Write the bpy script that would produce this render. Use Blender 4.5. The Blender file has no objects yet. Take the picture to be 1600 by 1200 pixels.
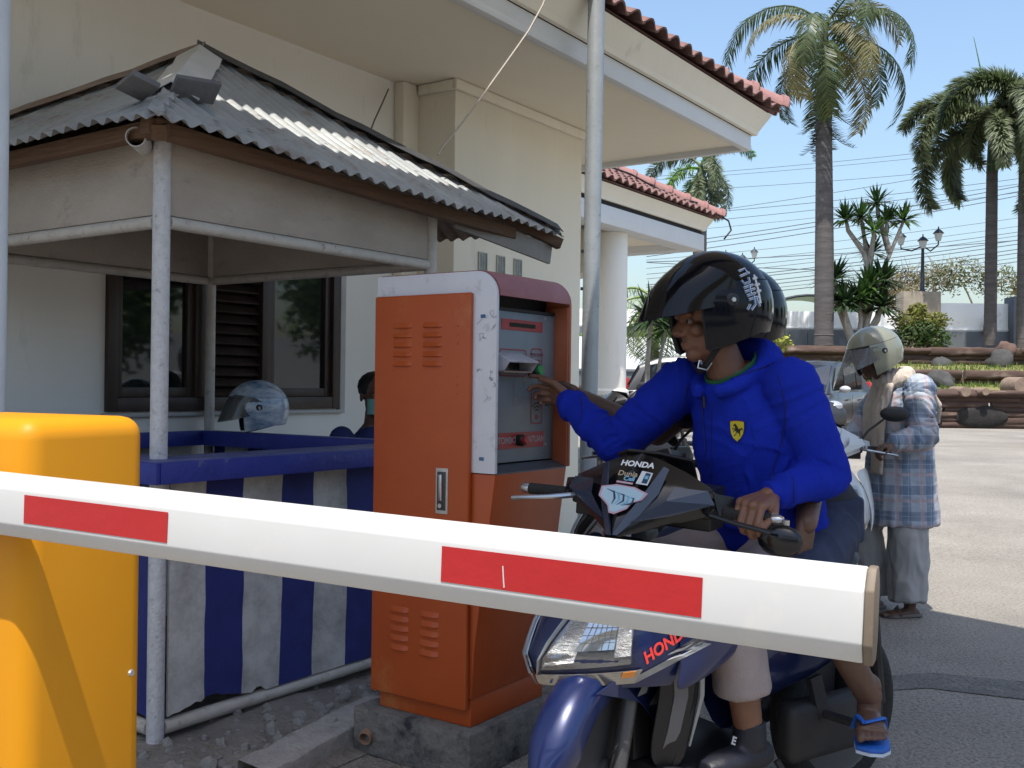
import bpy, bmesh, math, random
from mathutils import Vector, Matrix, noise, Euler
random.seed(7)
R = math.radians
S = bpy.context.scene
C = S.collection
# ---------------------------------------------------------------- camera
HC = 1.33; FPX = 1600.0
cam_d = bpy.data.cameras.new('camera'); cam = bpy.data.objects.new('camera', cam_d); C.objects.link(cam)
cam_d.sensor_width = 36.0; cam_d.lens = FPX / 1600 * 36.0; cam_d.clip_end = 3000; cam_d.clip_start = 0.05
ROLL = R(0.7); PITCH = R(0.07)
cr = Vector((math.cos(ROLL), 0, math.sin(ROLL))); cf = Vector((0, math.cos(PITCH), math.sin(PITCH)))
cu = cr.cross(cf).normalized(); cr = cf.cross(cu).normalized()
m = Matrix.Identity(4)
for i in range(3):
    m[i][0] = cr[i]; m[i][1] = cu[i]; m[i][2] = -cf[i]
m[2][3] = HC
cam.matrix_world = m
S.camera = cam
S.render.resolution_x = 1024; S.render.resolution_y = 768
def at(px, py, d):
    """world point at world depth Y=d seen in the photograph at (px,py)"""
    v = cf + cr * ((px - 800) / FPX) - cu * ((py - 600) / FPX)
    v = v * (d / v.y)
    return Vector((v.x, v.y, v.z + HC))
# ---------------------------------------------------------------- sky, sun, exposure
SUN_EL = R(69); SUN_AZ = Vector((-0.22, -1.0)).normalized()      # towards the sun, seen from above
w = bpy.data.worlds.new('World'); S.world = w; w.use_nodes = True
nt = w.node_tree; bg = nt.nodes['Background']
sky = nt.nodes.new('ShaderNodeTexSky'); sky.sky_type = 'NISHITA'; sky.sun_disc = False
sky.sun_elevation = SUN_EL; sky.sun_rotation = math.atan2(SUN_AZ.x, SUN_AZ.y)
sky.air_density = 1.35; sky.dust_density = 2.6; sky.ozone_density = 4.0
nt.links.new(sky.outputs[0], bg.inputs[0]); bg.inputs[1].default_value = 0.15
sl = bpy.data.lights.new('sun', 'SUN'); sl.energy = 4.2; sl.angle = R(0.5); sl.color = (1, 0.95, 0.87)
so = bpy.data.objects.new('sun', sl); C.objects.link(so)
sdir = Vector((SUN_AZ.x * math.cos(SUN_EL), SUN_AZ.y * math.cos(SUN_EL), math.sin(SUN_EL)))
so.rotation_euler = sdir.to_track_quat('Z', 'Y').to_euler(); so.location = (0, -5, 30)
S.view_settings.view_transform = 'Standard'; S.view_settings.look = 'None'
S.view_settings.exposure = 0.62; S.view_settings.gamma = 1.0; S.view_settings.use_curve_mapping = False
S.render.engine = 'CYCLES'
# ---------------------------------------------------------------- materials
MATS = {}
def M(name, col, rough=0.6, var=0.0, scale=6.0, bump=0.0, bscale=None, metal=0.0, spec=0.5, coat=0.0, col2=None,
      trans=0.0, alpha=1.0, dirt=None, dirt_amt=0.0, dirt_scale=3.0, stretch=None, ior=1.45, island=0.0, transl=0.0):
    """principled material with optional noise mottling, dirt blotches and fine bump (object coordinates)"""
    if name in MATS: return MATS[name]
    mt = bpy.data.materials.new(name); mt.use_nodes = True; n = mt.node_tree.nodes; l = mt.node_tree.links
    b = n['Principled BSDF']
    b.inputs['Roughness'].default_value = rough; b.inputs['Metallic'].default_value = metal
    b.inputs['Specular IOR Level'].default_value = spec; b.inputs['Coat Weight'].default_value = coat
    b.inputs['Coat Roughness'].default_value = 0.06
    b.inputs['Transmission Weight'].default_value = trans; b.inputs['Alpha'].default_value = alpha; b.inputs['IOR'].default_value = ior
    col = (*col, 1)
    b.inputs['Base Color'].default_value = col
    out = None
    if var or col2 or bump or dirt:
        tc = n.new('ShaderNodeTexCoord'); src = tc.outputs['Object']
        if stretch:
            mp = n.new('ShaderNodeMapping'); mp.inputs['Scale'].default_value = stretch; l.new(src, mp.inputs[0]); src = mp.outputs[0]
    if var or col2:
        nz = n.new('ShaderNodeTexNoise'); nz.inputs['Scale'].default_value = scale; nz.inputs['Detail'].default_value = 6; nz.inputs['Roughness'].default_value = 0.62
        l.new(src, nz.inputs['Vector'])
        rp = n.new('ShaderNodeValToRGB'); rp.color_ramp.elements[0].position = 0.3; rp.color_ramp.elements[1].position = 0.7
        c2 = col2 if col2 else tuple(min(1, c * (1 + var)) for c in col[:3])
        c1 = col[:3] if col2 else tuple(c * (1 - var) for c in col[:3])
        rp.color_ramp.elements[0].color = (*c1, 1); rp.color_ramp.elements[1].color = (*c2, 1)
        l.new(nz.outputs[0], rp.inputs[0]); out = rp.outputs[0]
    if dirt:
        nz2 = n.new('ShaderNodeTexNoise'); nz2.inputs['Scale'].default_value = dirt_scale; nz2.inputs['Detail'].default_value = 9; nz2.inputs['Roughness'].default_value = 0.7
        l.new(src, nz2.inputs['Vector'])
        r2 = n.new('ShaderNodeValToRGB'); r2.color_ramp.elements[0].position = 0.62 - 0.3 * dirt_amt; r2.color_ramp.elements[1].position = 0.78 - 0.2 * dirt_amt
        l.new(nz2.outputs[0], r2.inputs[0])
        mx = n.new('ShaderNodeMix'); mx.data_type = 'RGBA'; l.new(r2.outputs[0], mx.inputs[0])
        if out: l.new(out, mx.inputs[6])
        else: mx.inputs[6].default_value = col
        mx.inputs[7].default_value = (*dirt, 1); out = mx.outputs[2]
    if island:
        gi = n.new('ShaderNodeNewGeometry'); hs = n.new('ShaderNodeHueSaturation')
        ma = n.new('ShaderNodeMapRange'); ma.inputs[3].default_value = 1 - island; ma.inputs[4].default_value = 1 + island
        l.new(gi.outputs['Random Per Island'], ma.inputs[0]); l.new(ma.outputs[0], hs.inputs['Value'])
        if out: l.new(out, hs.inputs['Color'])
        else: hs.inputs['Color'].default_value = col
        out = hs.outputs[0]
    if out: l.new(out, b.inputs['Base Color'])
    if bump:
        nb = n.new('ShaderNodeTexNoise'); nb.inputs['Scale'].default_value = bscale or scale * 4; nb.inputs['Detail'].default_value = 5
        l.new(src, nb.inputs['Vector'])
        bp = n.new('ShaderNodeBump'); bp.inputs['Strength'].default_value = bump; bp.inputs['Distance'].default_value = 0.02
        l.new(nb.outputs[0], bp.inputs['Height']); l.new(bp.outputs[0], b.inputs['Normal'])
    if transl:
        tb_ = n.new('ShaderNodeBsdfTranslucent'); mx_ = n.new('ShaderNodeMixShader'); mx_.inputs[0].default_value = transl
        if out: l.new(out, tb_.inputs[0])
        else: tb_.inputs[0].default_value = col
        l.new(b.outputs[0], mx_.inputs[1]); l.new(tb_.outputs[0], mx_.inputs[2]); l.new(mx_.outputs[0], n['Material Output'].inputs[0])
    MATS[name] = mt
    return mt
# ---------------------------------------------------------------- mesh helpers
class MB:
    def __init__(s): s.v = []; s.f = []
    def add(s, vs, fs):
        o = len(s.v); s.v += [tuple(p) for p in vs]; s.f += [tuple(i + o for i in f) for f in fs]; return s
    def box(s, lo, hi, mat=None):
        x0, y0, z0 = lo; x1, y1, z1 = hi
        vs = [Vector(p) for p in ((x0,y0,z0),(x1,y0,z0),(x1,y1,z0),(x0,y1,z0),(x0,y0,z1),(x1,y0,z1),(x1,y1,z1),(x0,y1,z1))]
        if mat is not None: vs = [mat @ p for p in vs]
        return s.add(vs, [(0,3,2,1),(4,5,6,7),(0,1,5,4),(1,2,6,5),(2,3,7,6),(3,0,4,7)])
    def bar(s, a, b, w, h, up=(0,0,1)):
        """rectangular bar from a to b, w across, h along up"""
        a = Vector(a); b = Vector(b); t = (b - a).normalized(); u = Vector(up); r = t.cross(u).normalized(); u = r.cross(t)
        vs = []
        for p in (a, b):
            for i, j in ((-1,-1),(1,-1),(1,1),(-1,1)): vs.append(p + r * (i * w / 2) + u * (j * h / 2))
        return s.add(vs, [(0,1,2,3),(7,6,5,4),(0,4,5,1),(1,5,6,2),(2,6,7,3),(3,7,4,0)])
    def tube(s, pts, rad, n=12, cap=True, up=None):
        pts = [Vector(p) for p in pts]; k = len(pts)
        if not hasattr(rad, '__len__'): rad = [rad] * k
        vs = []; fs = []; ref = None
        for i in range(k):
            t = (pts[min(i+1, k-1)] - pts[max(i-1, 0)]).normalized()
            if ref is None:
                ref = Vector(up) if up is not None else (Vector((0,0,1)) if abs(t.z) < 0.9 else Vector((1,0,0)))
            a = (ref - t * ref.dot(t))
            if a.length < 1e-4: a = t.orthogonal()
            a.normalize(); b = t.cross(a); ref = a
            ra, rb = rad[i] if hasattr(rad[i], '__len__') else (rad[i], rad[i])
            for j in range(n):
                q = 2 * math.pi * j / n
                vs.append(pts[i] + a * (ra * math.cos(q)) + b * (rb * math.sin(q)))
        for i in range(k-1):
            for j in range(n):
                fs.append((i*n+j, i*n+(j+1)%n, (i+1)*n+(j+1)%n, (i+1)*n+j))
        if cap:
            fs.append(tuple(range(n-1, -1, -1))); fs.append(tuple((k-1)*n + j for j in range(n)))
        return s.add(vs, fs)
    def capsule(s, a, b, ra, rb, n=14):
        """rounded tapered limb: tube with hemispherical ends"""
        a = Vector(a); b = Vector(b); t = (b - a).normalized(); pts = []; rr = []
        for q in (89, 60, 30): pts.append(a - t * (ra * math.sin(R(q)))); rr.append(max(.001, ra * math.cos(R(q))))
        for i in range(5): pts.append(a.lerp(b, i/4)); rr.append(ra + (rb-ra)*i/4)
        for q in (30, 60, 89): pts.append(b + t * (rb * math.sin(R(q)))); rr.append(max(.001, rb * math.cos(R(q))))
        return s.tube(pts, rr, n)
    def lathe(s, prof, n=24, c=(0,0,0), axis=None):
        """prof: (radius, height) pairs round z (or axis matrix)"""
        c = Vector(c); vs = []; fs = []; k = len(prof)
        for r, z in prof:
            for j in range(n):
                q = 2*math.pi*j/n; p = Vector((r*math.cos(q), r*math.sin(q), z))
                if axis is not None: p = axis @ p
                vs.append(c + p)
        for i in range(k-1):
            for j in range(n): fs.append((i*n+j, i*n+(j+1)%n, (i+1)*n+(j+1)%n, (i+1)*n+j))
        fs.append(tuple(range(n-1,-1,-1))); fs.append(tuple((k-1)*n+j for j in range(n)))
        return s.add(vs, fs)
    def ell(s, c, r, n=16, rot=None):
        c = Vector(c); vs = []; fs = []; k = n//2
        for i in range(k+1):
            th = math.pi*i/k
            for j in range(n):
                q = 2*math.pi*j/n
                p = Vector((r[0]*math.sin(th)*math.cos(q), r[1]*math.sin(th)*math.sin(q), r[2]*math.cos(th) if 0<i<k else (r[2] if i==0 else -r[2])))
                if 0 == i or i == k: p.x = r[0]*.001*math.cos(q); p.y = r[1]*.001*math.sin(q)
                if rot is not None: p = rot @ p
                vs.append(c+p)
        for i in range(k):
            for j in range(n): fs.append((i*n+j, (i+1)*n+j, (i+1)*n+(j+1)%n, i*n+(j+1)%n))
        fs.append(tuple(range(n))); fs.append(tuple(k*n+j for j in range(n-1,-1,-1)))
        return s.add(vs, fs)
    def prism(s, poly, fr, depth):
        """poly of 2-d points in frame fr=(origin, u, v), pushed out by depth along u x v"""
        o, u, v = [Vector(q) for q in fr]; nn = u.cross(v).normalized()*depth; k = len(poly)
        vs = [o+u*p[0]+v*p[1] for p in poly] + [o+u*p[0]+v*p[1]+nn for p in poly]
        return s.add(vs, [tuple(range(k-1,-1,-1)), tuple(range(k,2*k))] + [(i,(i+1)%k,k+(i+1)%k,k+i) for i in range(k)])
    def grid(s, rows, th=0.0):
        """sheet through rows of points; th>0 gives it thickness along its normals"""
        a = len(rows); b = len(rows[0]); P = [[Vector(p) for p in r] for r in rows]
        vs = [p for r in P for p in r]; fs = [(i*b+j, i*b+j+1, (i+1)*b+j+1, (i+1)*b+j) for i in range(a-1) for j in range(b-1)]
        if th:
            N = []
            for i in range(a):
                for j in range(b):
                    du = P[min(i+1,a-1)][j]-P[max(i-1,0)][j]; dv = P[i][min(j+1,b-1)]-P[i][max(j-1,0)]
                    q = dv.cross(du)
                    N.append(q.normalized() if q.length > 1e-9 else Vector((0,0,1)))
            vs2 = [p - q*th for p, q in zip(vs, N)]; o = a*b
            fs2 = [tuple(o+i for i in reversed(f)) for f in fs]
            ring = [j for j in range(b)] + [i*b+b-1 for i in range(1,a)] + [(a-1)*b+j for j in range(b-2,-1,-1)] + [i*b for i in range(a-2,0,-1)]
            side = [(ring[(i+1)%len(ring)], ring[i], o+ring[i], o+ring[(i+1)%len(ring)]) for i in range(len(ring))]
            vs = vs+vs2; fs = fs+fs2+side
        return s.add(vs, fs)
    def mesh(s, name, smooth=False, bevel=0.0, seg=2, sub=0, angle=35):
        me = bpy.data.meshes.new(name); me.from_pydata(s.v, [], s.f)
        if bevel or sub:
            bm = bmesh.new(); bm.from_mesh(me)
            bmesh.ops.recalc_face_normals(bm, faces=bm.faces)
            if bevel:
                es = [e for e in bm.edges if len(e.link_faces) == 2 and e.calc_face_angle(0) > R(25)]
                bmesh.ops.bevel(bm, geom=es, offset=bevel, segments=seg, affect='EDGES', profile=0.5, clamp_overlap=True)
            bm.to_mesh(me); bm.free()
        else:
            bm = bmesh.new(); bm.from_mesh(me); bmesh.ops.recalc_face_normals(bm, faces=bm.faces); bm.to_mesh(me); bm.free()
        if smooth or bevel:
            me.polygons.foreach_set('use_smooth', [True]*len(me.polygons)); me.set_sharp_from_angle(angle=R(angle))
        me.update()
        return me
def put(name, me, mat, parent=None, kind=None):
    o = bpy.data.objects.new(name, me); C.objects.link(o)
    if mat is not None and not me.materials: me.materials.append(mat)
    if parent is not None: o.parent = parent
    if kind: o['kind'] = kind
    return o
def obj(name, mb, mat, parent=None, smooth=False, bevel=0.0, seg=2, sub=0, angle=35, kind=None):
    me = mb.mesh(name, smooth, bevel, seg, 0, angle); o = put(name, me, mat, parent, kind)
    if sub:
        md = o.modifiers.new('sub', 'SUBSURF'); md.levels = sub; md.render_levels = sub
        me.polygons.foreach_set('use_smooth', [True]*len(me.polygons))
    return o
def thing(name, label, cat, loc=(0,0,0), rz=0.0, group=None):
    o = bpy.data.objects.new(name, None); C.objects.link(o); o.location = loc; o.rotation_euler = (0,0,rz); o.empty_display_size = .1
    tag(o, label, cat, group); return o
def tag(o, label, cat, group=None):
    o['label'] = label; o['category'] = cat
    if group: o['group'] = group
    return o
def struct(o): o['kind'] = 'structure'; return o
def copy_tree(o, parent=None):
    c = o.copy(); C.objects.link(c)
    if parent is not None: c.parent = parent
    for ch in list(o.children): copy_tree(ch, c)
    return c
def fuse(mb, voxel, smooth=4, fac=0.5):
    """one continuous skin round overlapping closed pieces"""
    me = mb.mesh('tmp'); o = bpy.data.objects.new('tmp', me); C.objects.link(o)
    r = o.modifiers.new('r', 'REMESH'); r.mode = 'VOXEL'; r.voxel_size = voxel; r.use_smooth_shade = True
    if smooth:
        q = o.modifiers.new('s', 'SMOOTH'); q.iterations = smooth; q.factor = fac
    dg = bpy.context.evaluated_depsgraph_get(); dg.update()
    out = bpy.data.meshes.new_from_object(o.evaluated_get(dg)); bpy.data.objects.remove(o); bpy.data.meshes.remove(me)
    out.polygons.foreach_set('use_smooth', [True]*len(out.polygons))
    return out
def warp(me, amp, sc, seed=0.0, along=None):
    """push the skin in and out with stretched noise: folds in cloth"""
    sc = Vector(sc); n = [v.normal.copy() for v in me.vertices]
    for v, q in zip(me.vertices, n):
        p = Vector((v.co.x*sc.x, v.co.y*sc.y, v.co.z*sc.z)) + Vector((seed,seed*1.7,seed*.3))
        k = noise.noise(p); k = (1-abs(k)*2.2)
        a = amp if along is None else amp*along(v.co)
        v.co += q*(a*k)
    me.update()
def crease(me, amp, segs, seed=0.0, fa=34, fc=5.0):
    """sharp cloth folds running round the nearest limb segment; segs = (a, b, weight)"""
    n = [v.normal.copy() for v in me.vertices]
    for v, q in zip(me.vertices, n):
        best = None
        for a, b, w_ in segs:
            ab = b-a; t = max(-.15, min(1.15, (v.co-a).dot(ab)/ab.length_squared)); c = a+ab*t; d = (v.co-c).length
            if best is None or d < best[0]: best = (d, t*ab.length, v.co-c, w_, t)
        d, s, r, w_, t = best
        p = Vector((s*fa + 2.2*noise.noise(v.co*6+Vector((seed,0,0))), r.x*fc+seed, r.z*fc+r.y*fc*.5))
        k = (1-abs(noise.noise(p)))**3; k2 = noise.noise(v.co*3.5+Vector((0,seed,0)))
        v.co += q*(amp*w_*(k-.45)*(.55+.8*max(0,k2+.35)))
    me.update()
def join_meshes(name, mes):
    bm = bmesh.new()
    for q in mes: bm.from_mesh(q)
    out = bpy.data.meshes.new(name); bm.to_mesh(out); bm.free()
    out.polygons.foreach_set('use_smooth', [True]*len(out.polygons))
    return out
def text_mesh(body, size, ext=0.0008, bold=0.0, shear=0.0):
    cu_ = bpy.data.curves.new('t', 'FONT'); cu_.body = body; cu_.size = size; cu_.extrude = ext; cu_.offset = bold; cu_.shear = shear
    cu_.align_x = 'CENTER'; cu_.align_y = 'CENTER'; cu_.resolution_u = 3
    o = bpy.data.objects.new('t', cu_); C.objects.link(o)
    dg = bpy.context.evaluated_depsgraph_get(); dg.update()
    me = bpy.data.meshes.new_from_object(o.evaluated_get(dg)); bpy.data.objects.remove(o)
    return me
def frame(o, u, v):
    """matrix whose x,y axes are u and (roughly) v"""
    o = Vector(o); u = Vector(u).normalized(); n_ = u.cross(Vector(v)).normalized(); v = n_.cross(u)
    q = Matrix.Identity(4)
    for i in range(3): q[i][0] = u[i]; q[i][1] = v[i]; q[i][2] = n_[i]; q[i][3] = o[i]
    return q
def letters(name, body, size, mat, fr, parent, **k):
    me = text_mesh(body, size, **k); me.transform(fr); return put(name, me, mat, parent)
A1 = R(55.5)                       # the building, booth and ticket machine share this heading
e1 = Vector((math.cos(A1), math.sin(A1), 0)); e2 = Vector((-math.sin(A1), math.cos(A1), 0))
# ================================================================ the setting
def gz(y):
    t = min(1, max(0, (y - 7.5) / 9.0)); t = t*t*(3-2*t); return 0.23*t
asphalt = M('asphalt', (0.22, 0.20, 0.172), 0.9, scale=.7, col2=(0.36, 0.33, 0.285), bump=1.0, bscale=70, dirt=(0.11, 0.105, 0.10), dirt_amt=0.5, dirt_scale=55)
g = MB(); ys = [-60, -20, -5, 0] + [1.5*i for i in range(1, 14)] + [24, 30, 45, 80, 300, 1500]
xs = [-1500, -300, -60, -20, -8, -3, 0, 3, 8, 20, 60, 300, 1500]
g.grid([[(x, y, gz(y)) for x in xs] for y in ys])
struct(obj('road', g, asphalt, smooth=True))
# pale dusty strips and the darker trench patch across the lane
def patch(name, pts, mat, z=0.004):
    b = MB(); b.add([(x, y, gz(y)+z) for x, y in pts], [tuple(range(len(pts)))]); return struct(obj(name, b, mat))
dark_asph = M('patched_asphalt', (0.16, 0.152, 0.14), 0.9, scale=9, col2=(0.25, 0.235, 0.21), bump=1.0, bscale=70, dirt=(.07,.07,.07), dirt_amt=.5, dirt_scale=55)
def gp(px, py): 
    v = cf + cr*((px-800)/FPX) - cu*((py-600)/FPX); t = -HC/v.z; return (v.x*t, v.y*t)
patch('road_patch', [gp(1330,1062), gp(1450,1052), gp(1600,1066), gp(2300,1190), gp(2300,1235), gp(1600,1094), gp(1450,1076), gp(1330,1084)], dark_asph)
dust = M('dusty_asphalt', (0.33, 0.295, 0.24), 0.95, scale=3, col2=(0.37, 0.335, 0.28), bump=0.4, bscale=90)
def blob(name, cx, cy, rx, ry, mat, z, n=26, sd=0):
    patch(name, [(cx+rx*math.cos(2*math.pi*i/n)*(1+.35*noise.noise((i*.7, sd, 0))), cy+ry*math.sin(2*math.pi*i/n)*(1+.35*noise.noise((i*.7, sd+5, 0)))) for i in range(n)], mat, z)
pass
# earth verge with rubble round the booth
earth = M('earth', (0.15, 0.138, 0.12), 0.95, scale=5, col2=(0.27, 0.25, 0.225), bump=0.9, bscale=45)
LN = Vector((-1.26, 3.66, 0))
def bl(x, y, z=0.0): return LN + e1*x + e2*y + Vector((0,0,z))
b = MB(); rows = []
for i in range(42):
    r_ = []
    for j in range(34):
        x = -2.2 + 5.6*i/41; y = -.62 + 3.6*j/33
        q = bl(x, y); ed = min(1, max(0, min(i, 41-i, j, 33-j)/2))
        r_.append((q.x, q.y, .004 + ed*(.035 + .05*noise.noise((q.x*2.3, q.y*2.3, 0)) + .025*noise.noise((q.x*8, q.y*8, 3)))))
    rows.append(r_)
b.grid(rows); struct(obj('verge', b, earth, smooth=True))
kerb_m = M('kerb_concrete', (0.34, 0.33, 0.31), 0.9, var=.2, scale=14, bump=.5, dirt=(.08,.08,.08), dirt_amt=.3)
b = MB()
kp = [gp(395,1235), gp(480,1188), gp(545,1150), gp(600,1122)]
rows = []
for i in range(13):
    t = i/12*3; k = min(2, int(t)); q = Vector(kp[k]).lerp(Vector(kp[k+1]), t-k)
    w_ = Vector((.824, -.566))*.075; h = .085 + .012*noise.noise((i*.8, 0, 0))
    rows.append([(q.x-w_.x, q.y-w_.y, 0), (q.x-w_.x, q.y-w_.y, h), (q.x+w_.x, q.y+w_.y, h-.01), (q.x+w_.x, q.y+w_.y, 0)])
b.grid(rows); struct(obj('kerb', b, kerb_m, bevel=.008))
# ---------------------------------------------------------------- guard building
cream = M('cream_render', (0.79, 0.735, 0.60), 0.85, scale=2.4, col2=(0.84, 0.785, 0.655), bump=.08, bscale=60, dirt=(.66,.60,.50), dirt_amt=.08, dirt_scale=4.5, stretch=(1,1,.22))
soff_m = M('soffit_paint', (0.80, 0.735, 0.60), 0.9, scale=1.1, col2=(0.84, 0.775, 0.64), bump=.04, bscale=40)
white_p = M('white_wall_paint', (0.78, 0.75, 0.68), 0.8, scale=2.2, col2=(0.82, 0.79, 0.725), bump=.1, bscale=50, dirt=(.62,.58,.51), dirt_amt=.10, dirt_scale=4.5, stretch=(1,1,.25))
strip_m = M('pale_fascia_paint', (0.66, 0.67, 0.67), 0.7, var=.04, scale=3)
tile_m = M('clay_tile', (0.13, 0.068, 0.058), 0.8, scale=11, col2=(0.22, 0.12, 0.105), bump=.3, dirt=(.10,.055,.05), dirt_amt=.25, dirt_scale=7)
ridge_m = M('ridge_tile_clay', (0.25, 0.12, 0.105), 0.7, scale=6, col2=(0.33, 0.175, 0.16), bump=.25, dirt=(.2,.1,.09), dirt_amt=.2, dirt_scale=6)
brown = M('dark_brown_timber', (0.035, 0.022, 0.016), 0.45, scale=9, col2=(0.06, 0.04, 0.03), stretch=(1,1,.15))
glass_dark = M('window_glass', (0.012, 0.014, 0.014), 0.03, spec=.9)
W0 = Vector((-.82, 7.25, 0))
bd = thing('guard_building', 'cream guard building with deep tiled eaves behind the booth', 'building', W0, A1)
ZS = 3.45
def wallbox(name, lo, hi, mt=None, bev=.006): 
    q = MB(); q.box(lo, hi); return obj(name, q, mt or white_p, bd, bevel=bev)
# window wall made of pieces round the opening
WX0, WX1, WZ0, WZ1 = -2.31, -.60, 1.165, 2.38
q = MB(); q.box((-6, 0, 0), (WX0, .2, ZS+.3)); q.box((WX0, 0, 0), (WX1, .2, WZ0)); q.box((WX0, 0, WZ1), (WX1, .2, ZS+.3)); q.box((WX1, 0, 0), (.30, .2, ZS+.3))
obj('wall', q, white_p, bd)
q = MB(); q.box((.11, -.415, 0), (1.83, 2.6, ZS+.3)); bw = obj('wall', q, cream, bd, bevel=.006)
q = MB(); q.box((-6, .2, 0), (-5.8, 3, ZS+.3)); q.box((-6, 2.8, 0), (.11, 3, ZS+.3)); obj('wall', q, cream, bd)
q = MB(); q.box((-.06, -.09, 0), (.108, -.002, ZS-.003)); obj('pilaster', q, cream, bd, bevel=.006)
q = MB(); q.box((-6.0, -.06, 0), (-3.02, -.002, ZS-.003)); obj('pilaster', q, white_p, bd, bevel=.006)
q = MB(); q.box((.075, -.45, ZS-.075), (1.865, -.417, ZS-.003)); q.box((.075,-.417,ZS-.075),(.108,-.1,ZS-.003)); obj('cornice', q, cream, bd, bevel=.01)
q = MB(); q.box((-6.3, -1.36, ZS), (3.0, 2.9, ZS+.05)); obj('soffit', q, soff_m, bd)
# fascia: pale strip below, cream moulding above, along the eave and round the far end
q = MB(); q.box((-6.4, -1.42, ZS-.05), (3.02, -1.358, ZS+.085)); q.box((2.96, -1.357, ZS-.05), (3.02, 3, ZS+.085)); obj('fascia_strip', q, strip_m, bd, bevel=.006)
q = MB()
pr = [(-1.425, ZS+.087), (-1.46, ZS+.087), (-1.47, ZS+.12), (-1.555, ZS+.27), (-1.425, ZS+.27)]
def mould(prof, x0, x1, y1):
    """moulding that follows the eave and turns the far corner"""
    k = len(prof); vs = []
    for y, z in prof: vs.append((x0, y, z))
    for y, z in prof: vs.append((x1+(-1.42-y)*1.0, y, z))
    for y, z in prof: vs.append((x1+(-1.42-y)*1.0, y1, z))
    fs = [(i, (i+1)%k, k+(i+1)%k, k+i) for i in range(k)] + [(k+i, k+(i+1)%k, 2*k+(i+1)%k, 2*k+i) for i in range(k)]
    return vs, fs + [tuple(range(k)), tuple(range(3*k-1, 2*k-1, -1))]
q.add(*mould(pr, -6.4, 3.02, 3.0)); obj('fascia_moulding', q, cream, bd)
# roof: hip roof body plus the rows of tiles that show
PT = math.tan(R(28))
def roof_body(parent, x0, x1, y0, y1, z0):
    h = (y1-y0)/2; zc = z0 + h*PT; q = MB()
    vs = [(x0,y0,z0),(x1,y0,z0),(x1,y1,z0),(x0,y1,z0),(x0+h,y0+h,zc),(x1-h,y0+h,zc)]
    q.add(vs, [(0,1,5,4),(1,2,5),(2,3,4,5),(3,0,4),(3,2,1,0)]); return obj('roof', q, tile_m, parent)
def tile_mesh(wd=.21, ln=.32):
    q = MB(); n = 9; rows = []
    for v in (0, ln*.5, ln):
        rows.append([(wd*(i/(n-1)-.5), v, .028*math.sin(2*math.pi*i/(n-1)-.6) + .012 - .03*v/ln) for i in range(n)])
    q.grid(rows, th=-.014); return q.mesh('tile', smooth=True, angle=50)
TILE = tile_mesh(); TILE.materials.append(tile_m)
def ridge_mesh():
    q = MB(); n = 12; rows = []
    for v, r in ((0,.115),(.012,.128),(.05,.128),(.06,.108),(.33,.1)):
        rows.append([(r*math.cos(math.pi*i/(n-1)), v, r*math.sin(math.pi*i/(n-1))*.95-.02) for i in range(n)])
    q.grid(rows, th=.018); return q.mesh('ridge_tile', smooth=True, angle=40)
RIDGE = ridge_mesh(); RIDGE.materials.append(ridge_m)
def tile_rows(roof, x0, x1, y0, z0, nrow, hip_end=True, wd=.2, xs0=None):
    sl = R(28)
    for r_ in range(nrow):
        d = r_*.27; xe = x1 - d*math.cos(sl) if hip_end else x1
        x = xs0 if xs0 is not None else x0
        while x < xe - .05:
            o = put('tile', TILE, None, roof); o.rotation_euler = (sl+R(random.uniform(-.8,.8)), 0, R(random.uniform(-.6,.6)))
            o.location = (x+.1, y0 + d*math.cos(sl) + random.uniform(-.006,.006), z0 + d*math.sin(sl) + .035 + random.uniform(-.003,.003)); x += wd
def hip_ridge(roof, c, n, dx=-1, dy=1):
    st = Vector((dx, dy, PT)).normalized()
    for i in range(n):
        o = put('ridge_tile', RIDGE, None, roof); p = Vector(c) + st*(.3*i) + Vector((0,0,.03))
        o.matrix_local = frame(p, st.cross(Vector((0,0,1))), st)
ZR = ZS+.29
rf = roof_body(bd, -6.5, 3.13, -1.56, 3.2, ZR)
tile_rows(rf, -3.4, 3.15, -1.62, ZR-.02, 2, xs0=-3.4)
hip_ridge(rf, (3.20, -1.63, ZR+.0), 9)
# window: brown frame, two sliding panes and a louvred panel between
wn = MB()
def fb(q, x0, x1, z0, z1, y0=.02, y1=.12): q.box((x0, y0, z0), (x1, y1, z1))
wo = obj('window', MB().box((WX0, .09, WZ0), (WX1, .135, WZ0+.05)), brown, bd)
q = MB(); fb(q, WX0, WX0+.06, WZ0, WZ1, -.03, .14); fb(q, WX1-.06, WX1, WZ0, WZ1, -.03, .14); fb(q, WX0+.06, WX1-.06, WZ0, WZ0+.075, -.03, .089); fb(q, WX0+.06, WX1-.06, WZ1-.07, WZ1, -.03, .14)
for x in (-1.71, -1.22): fb(q, x-.035, x+.035, WZ0+.075, WZ1-.07, -.02, .12)
obj('frame', q, brown, wo, bevel=.004)
for x0, x1 in ((WX0+.06, -1.745), (-1.185, WX1-.06)):
    q = MB(); fb(q, x0, x0+.045, WZ0+.076, WZ1-.071, .0, .05); fb(q, x1-.045, x1, WZ0+.076, WZ1-.071, .0, .05); fb(q, x0+.045, x1-.045, WZ0+.076, WZ0+.13, .0, .05); fb(q, x0+.045, x1-.045, WZ1-.12, WZ1-.071, .0, .05)
    obj('sash', q, brown, wo, bevel=.003)
    q = MB(); q.box((x0+.04, .025, WZ0+.12), (x1-.04, .031, WZ1-.11)); obj('pane', q, glass_dark, wo)
z = WZ0+.10
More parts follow.
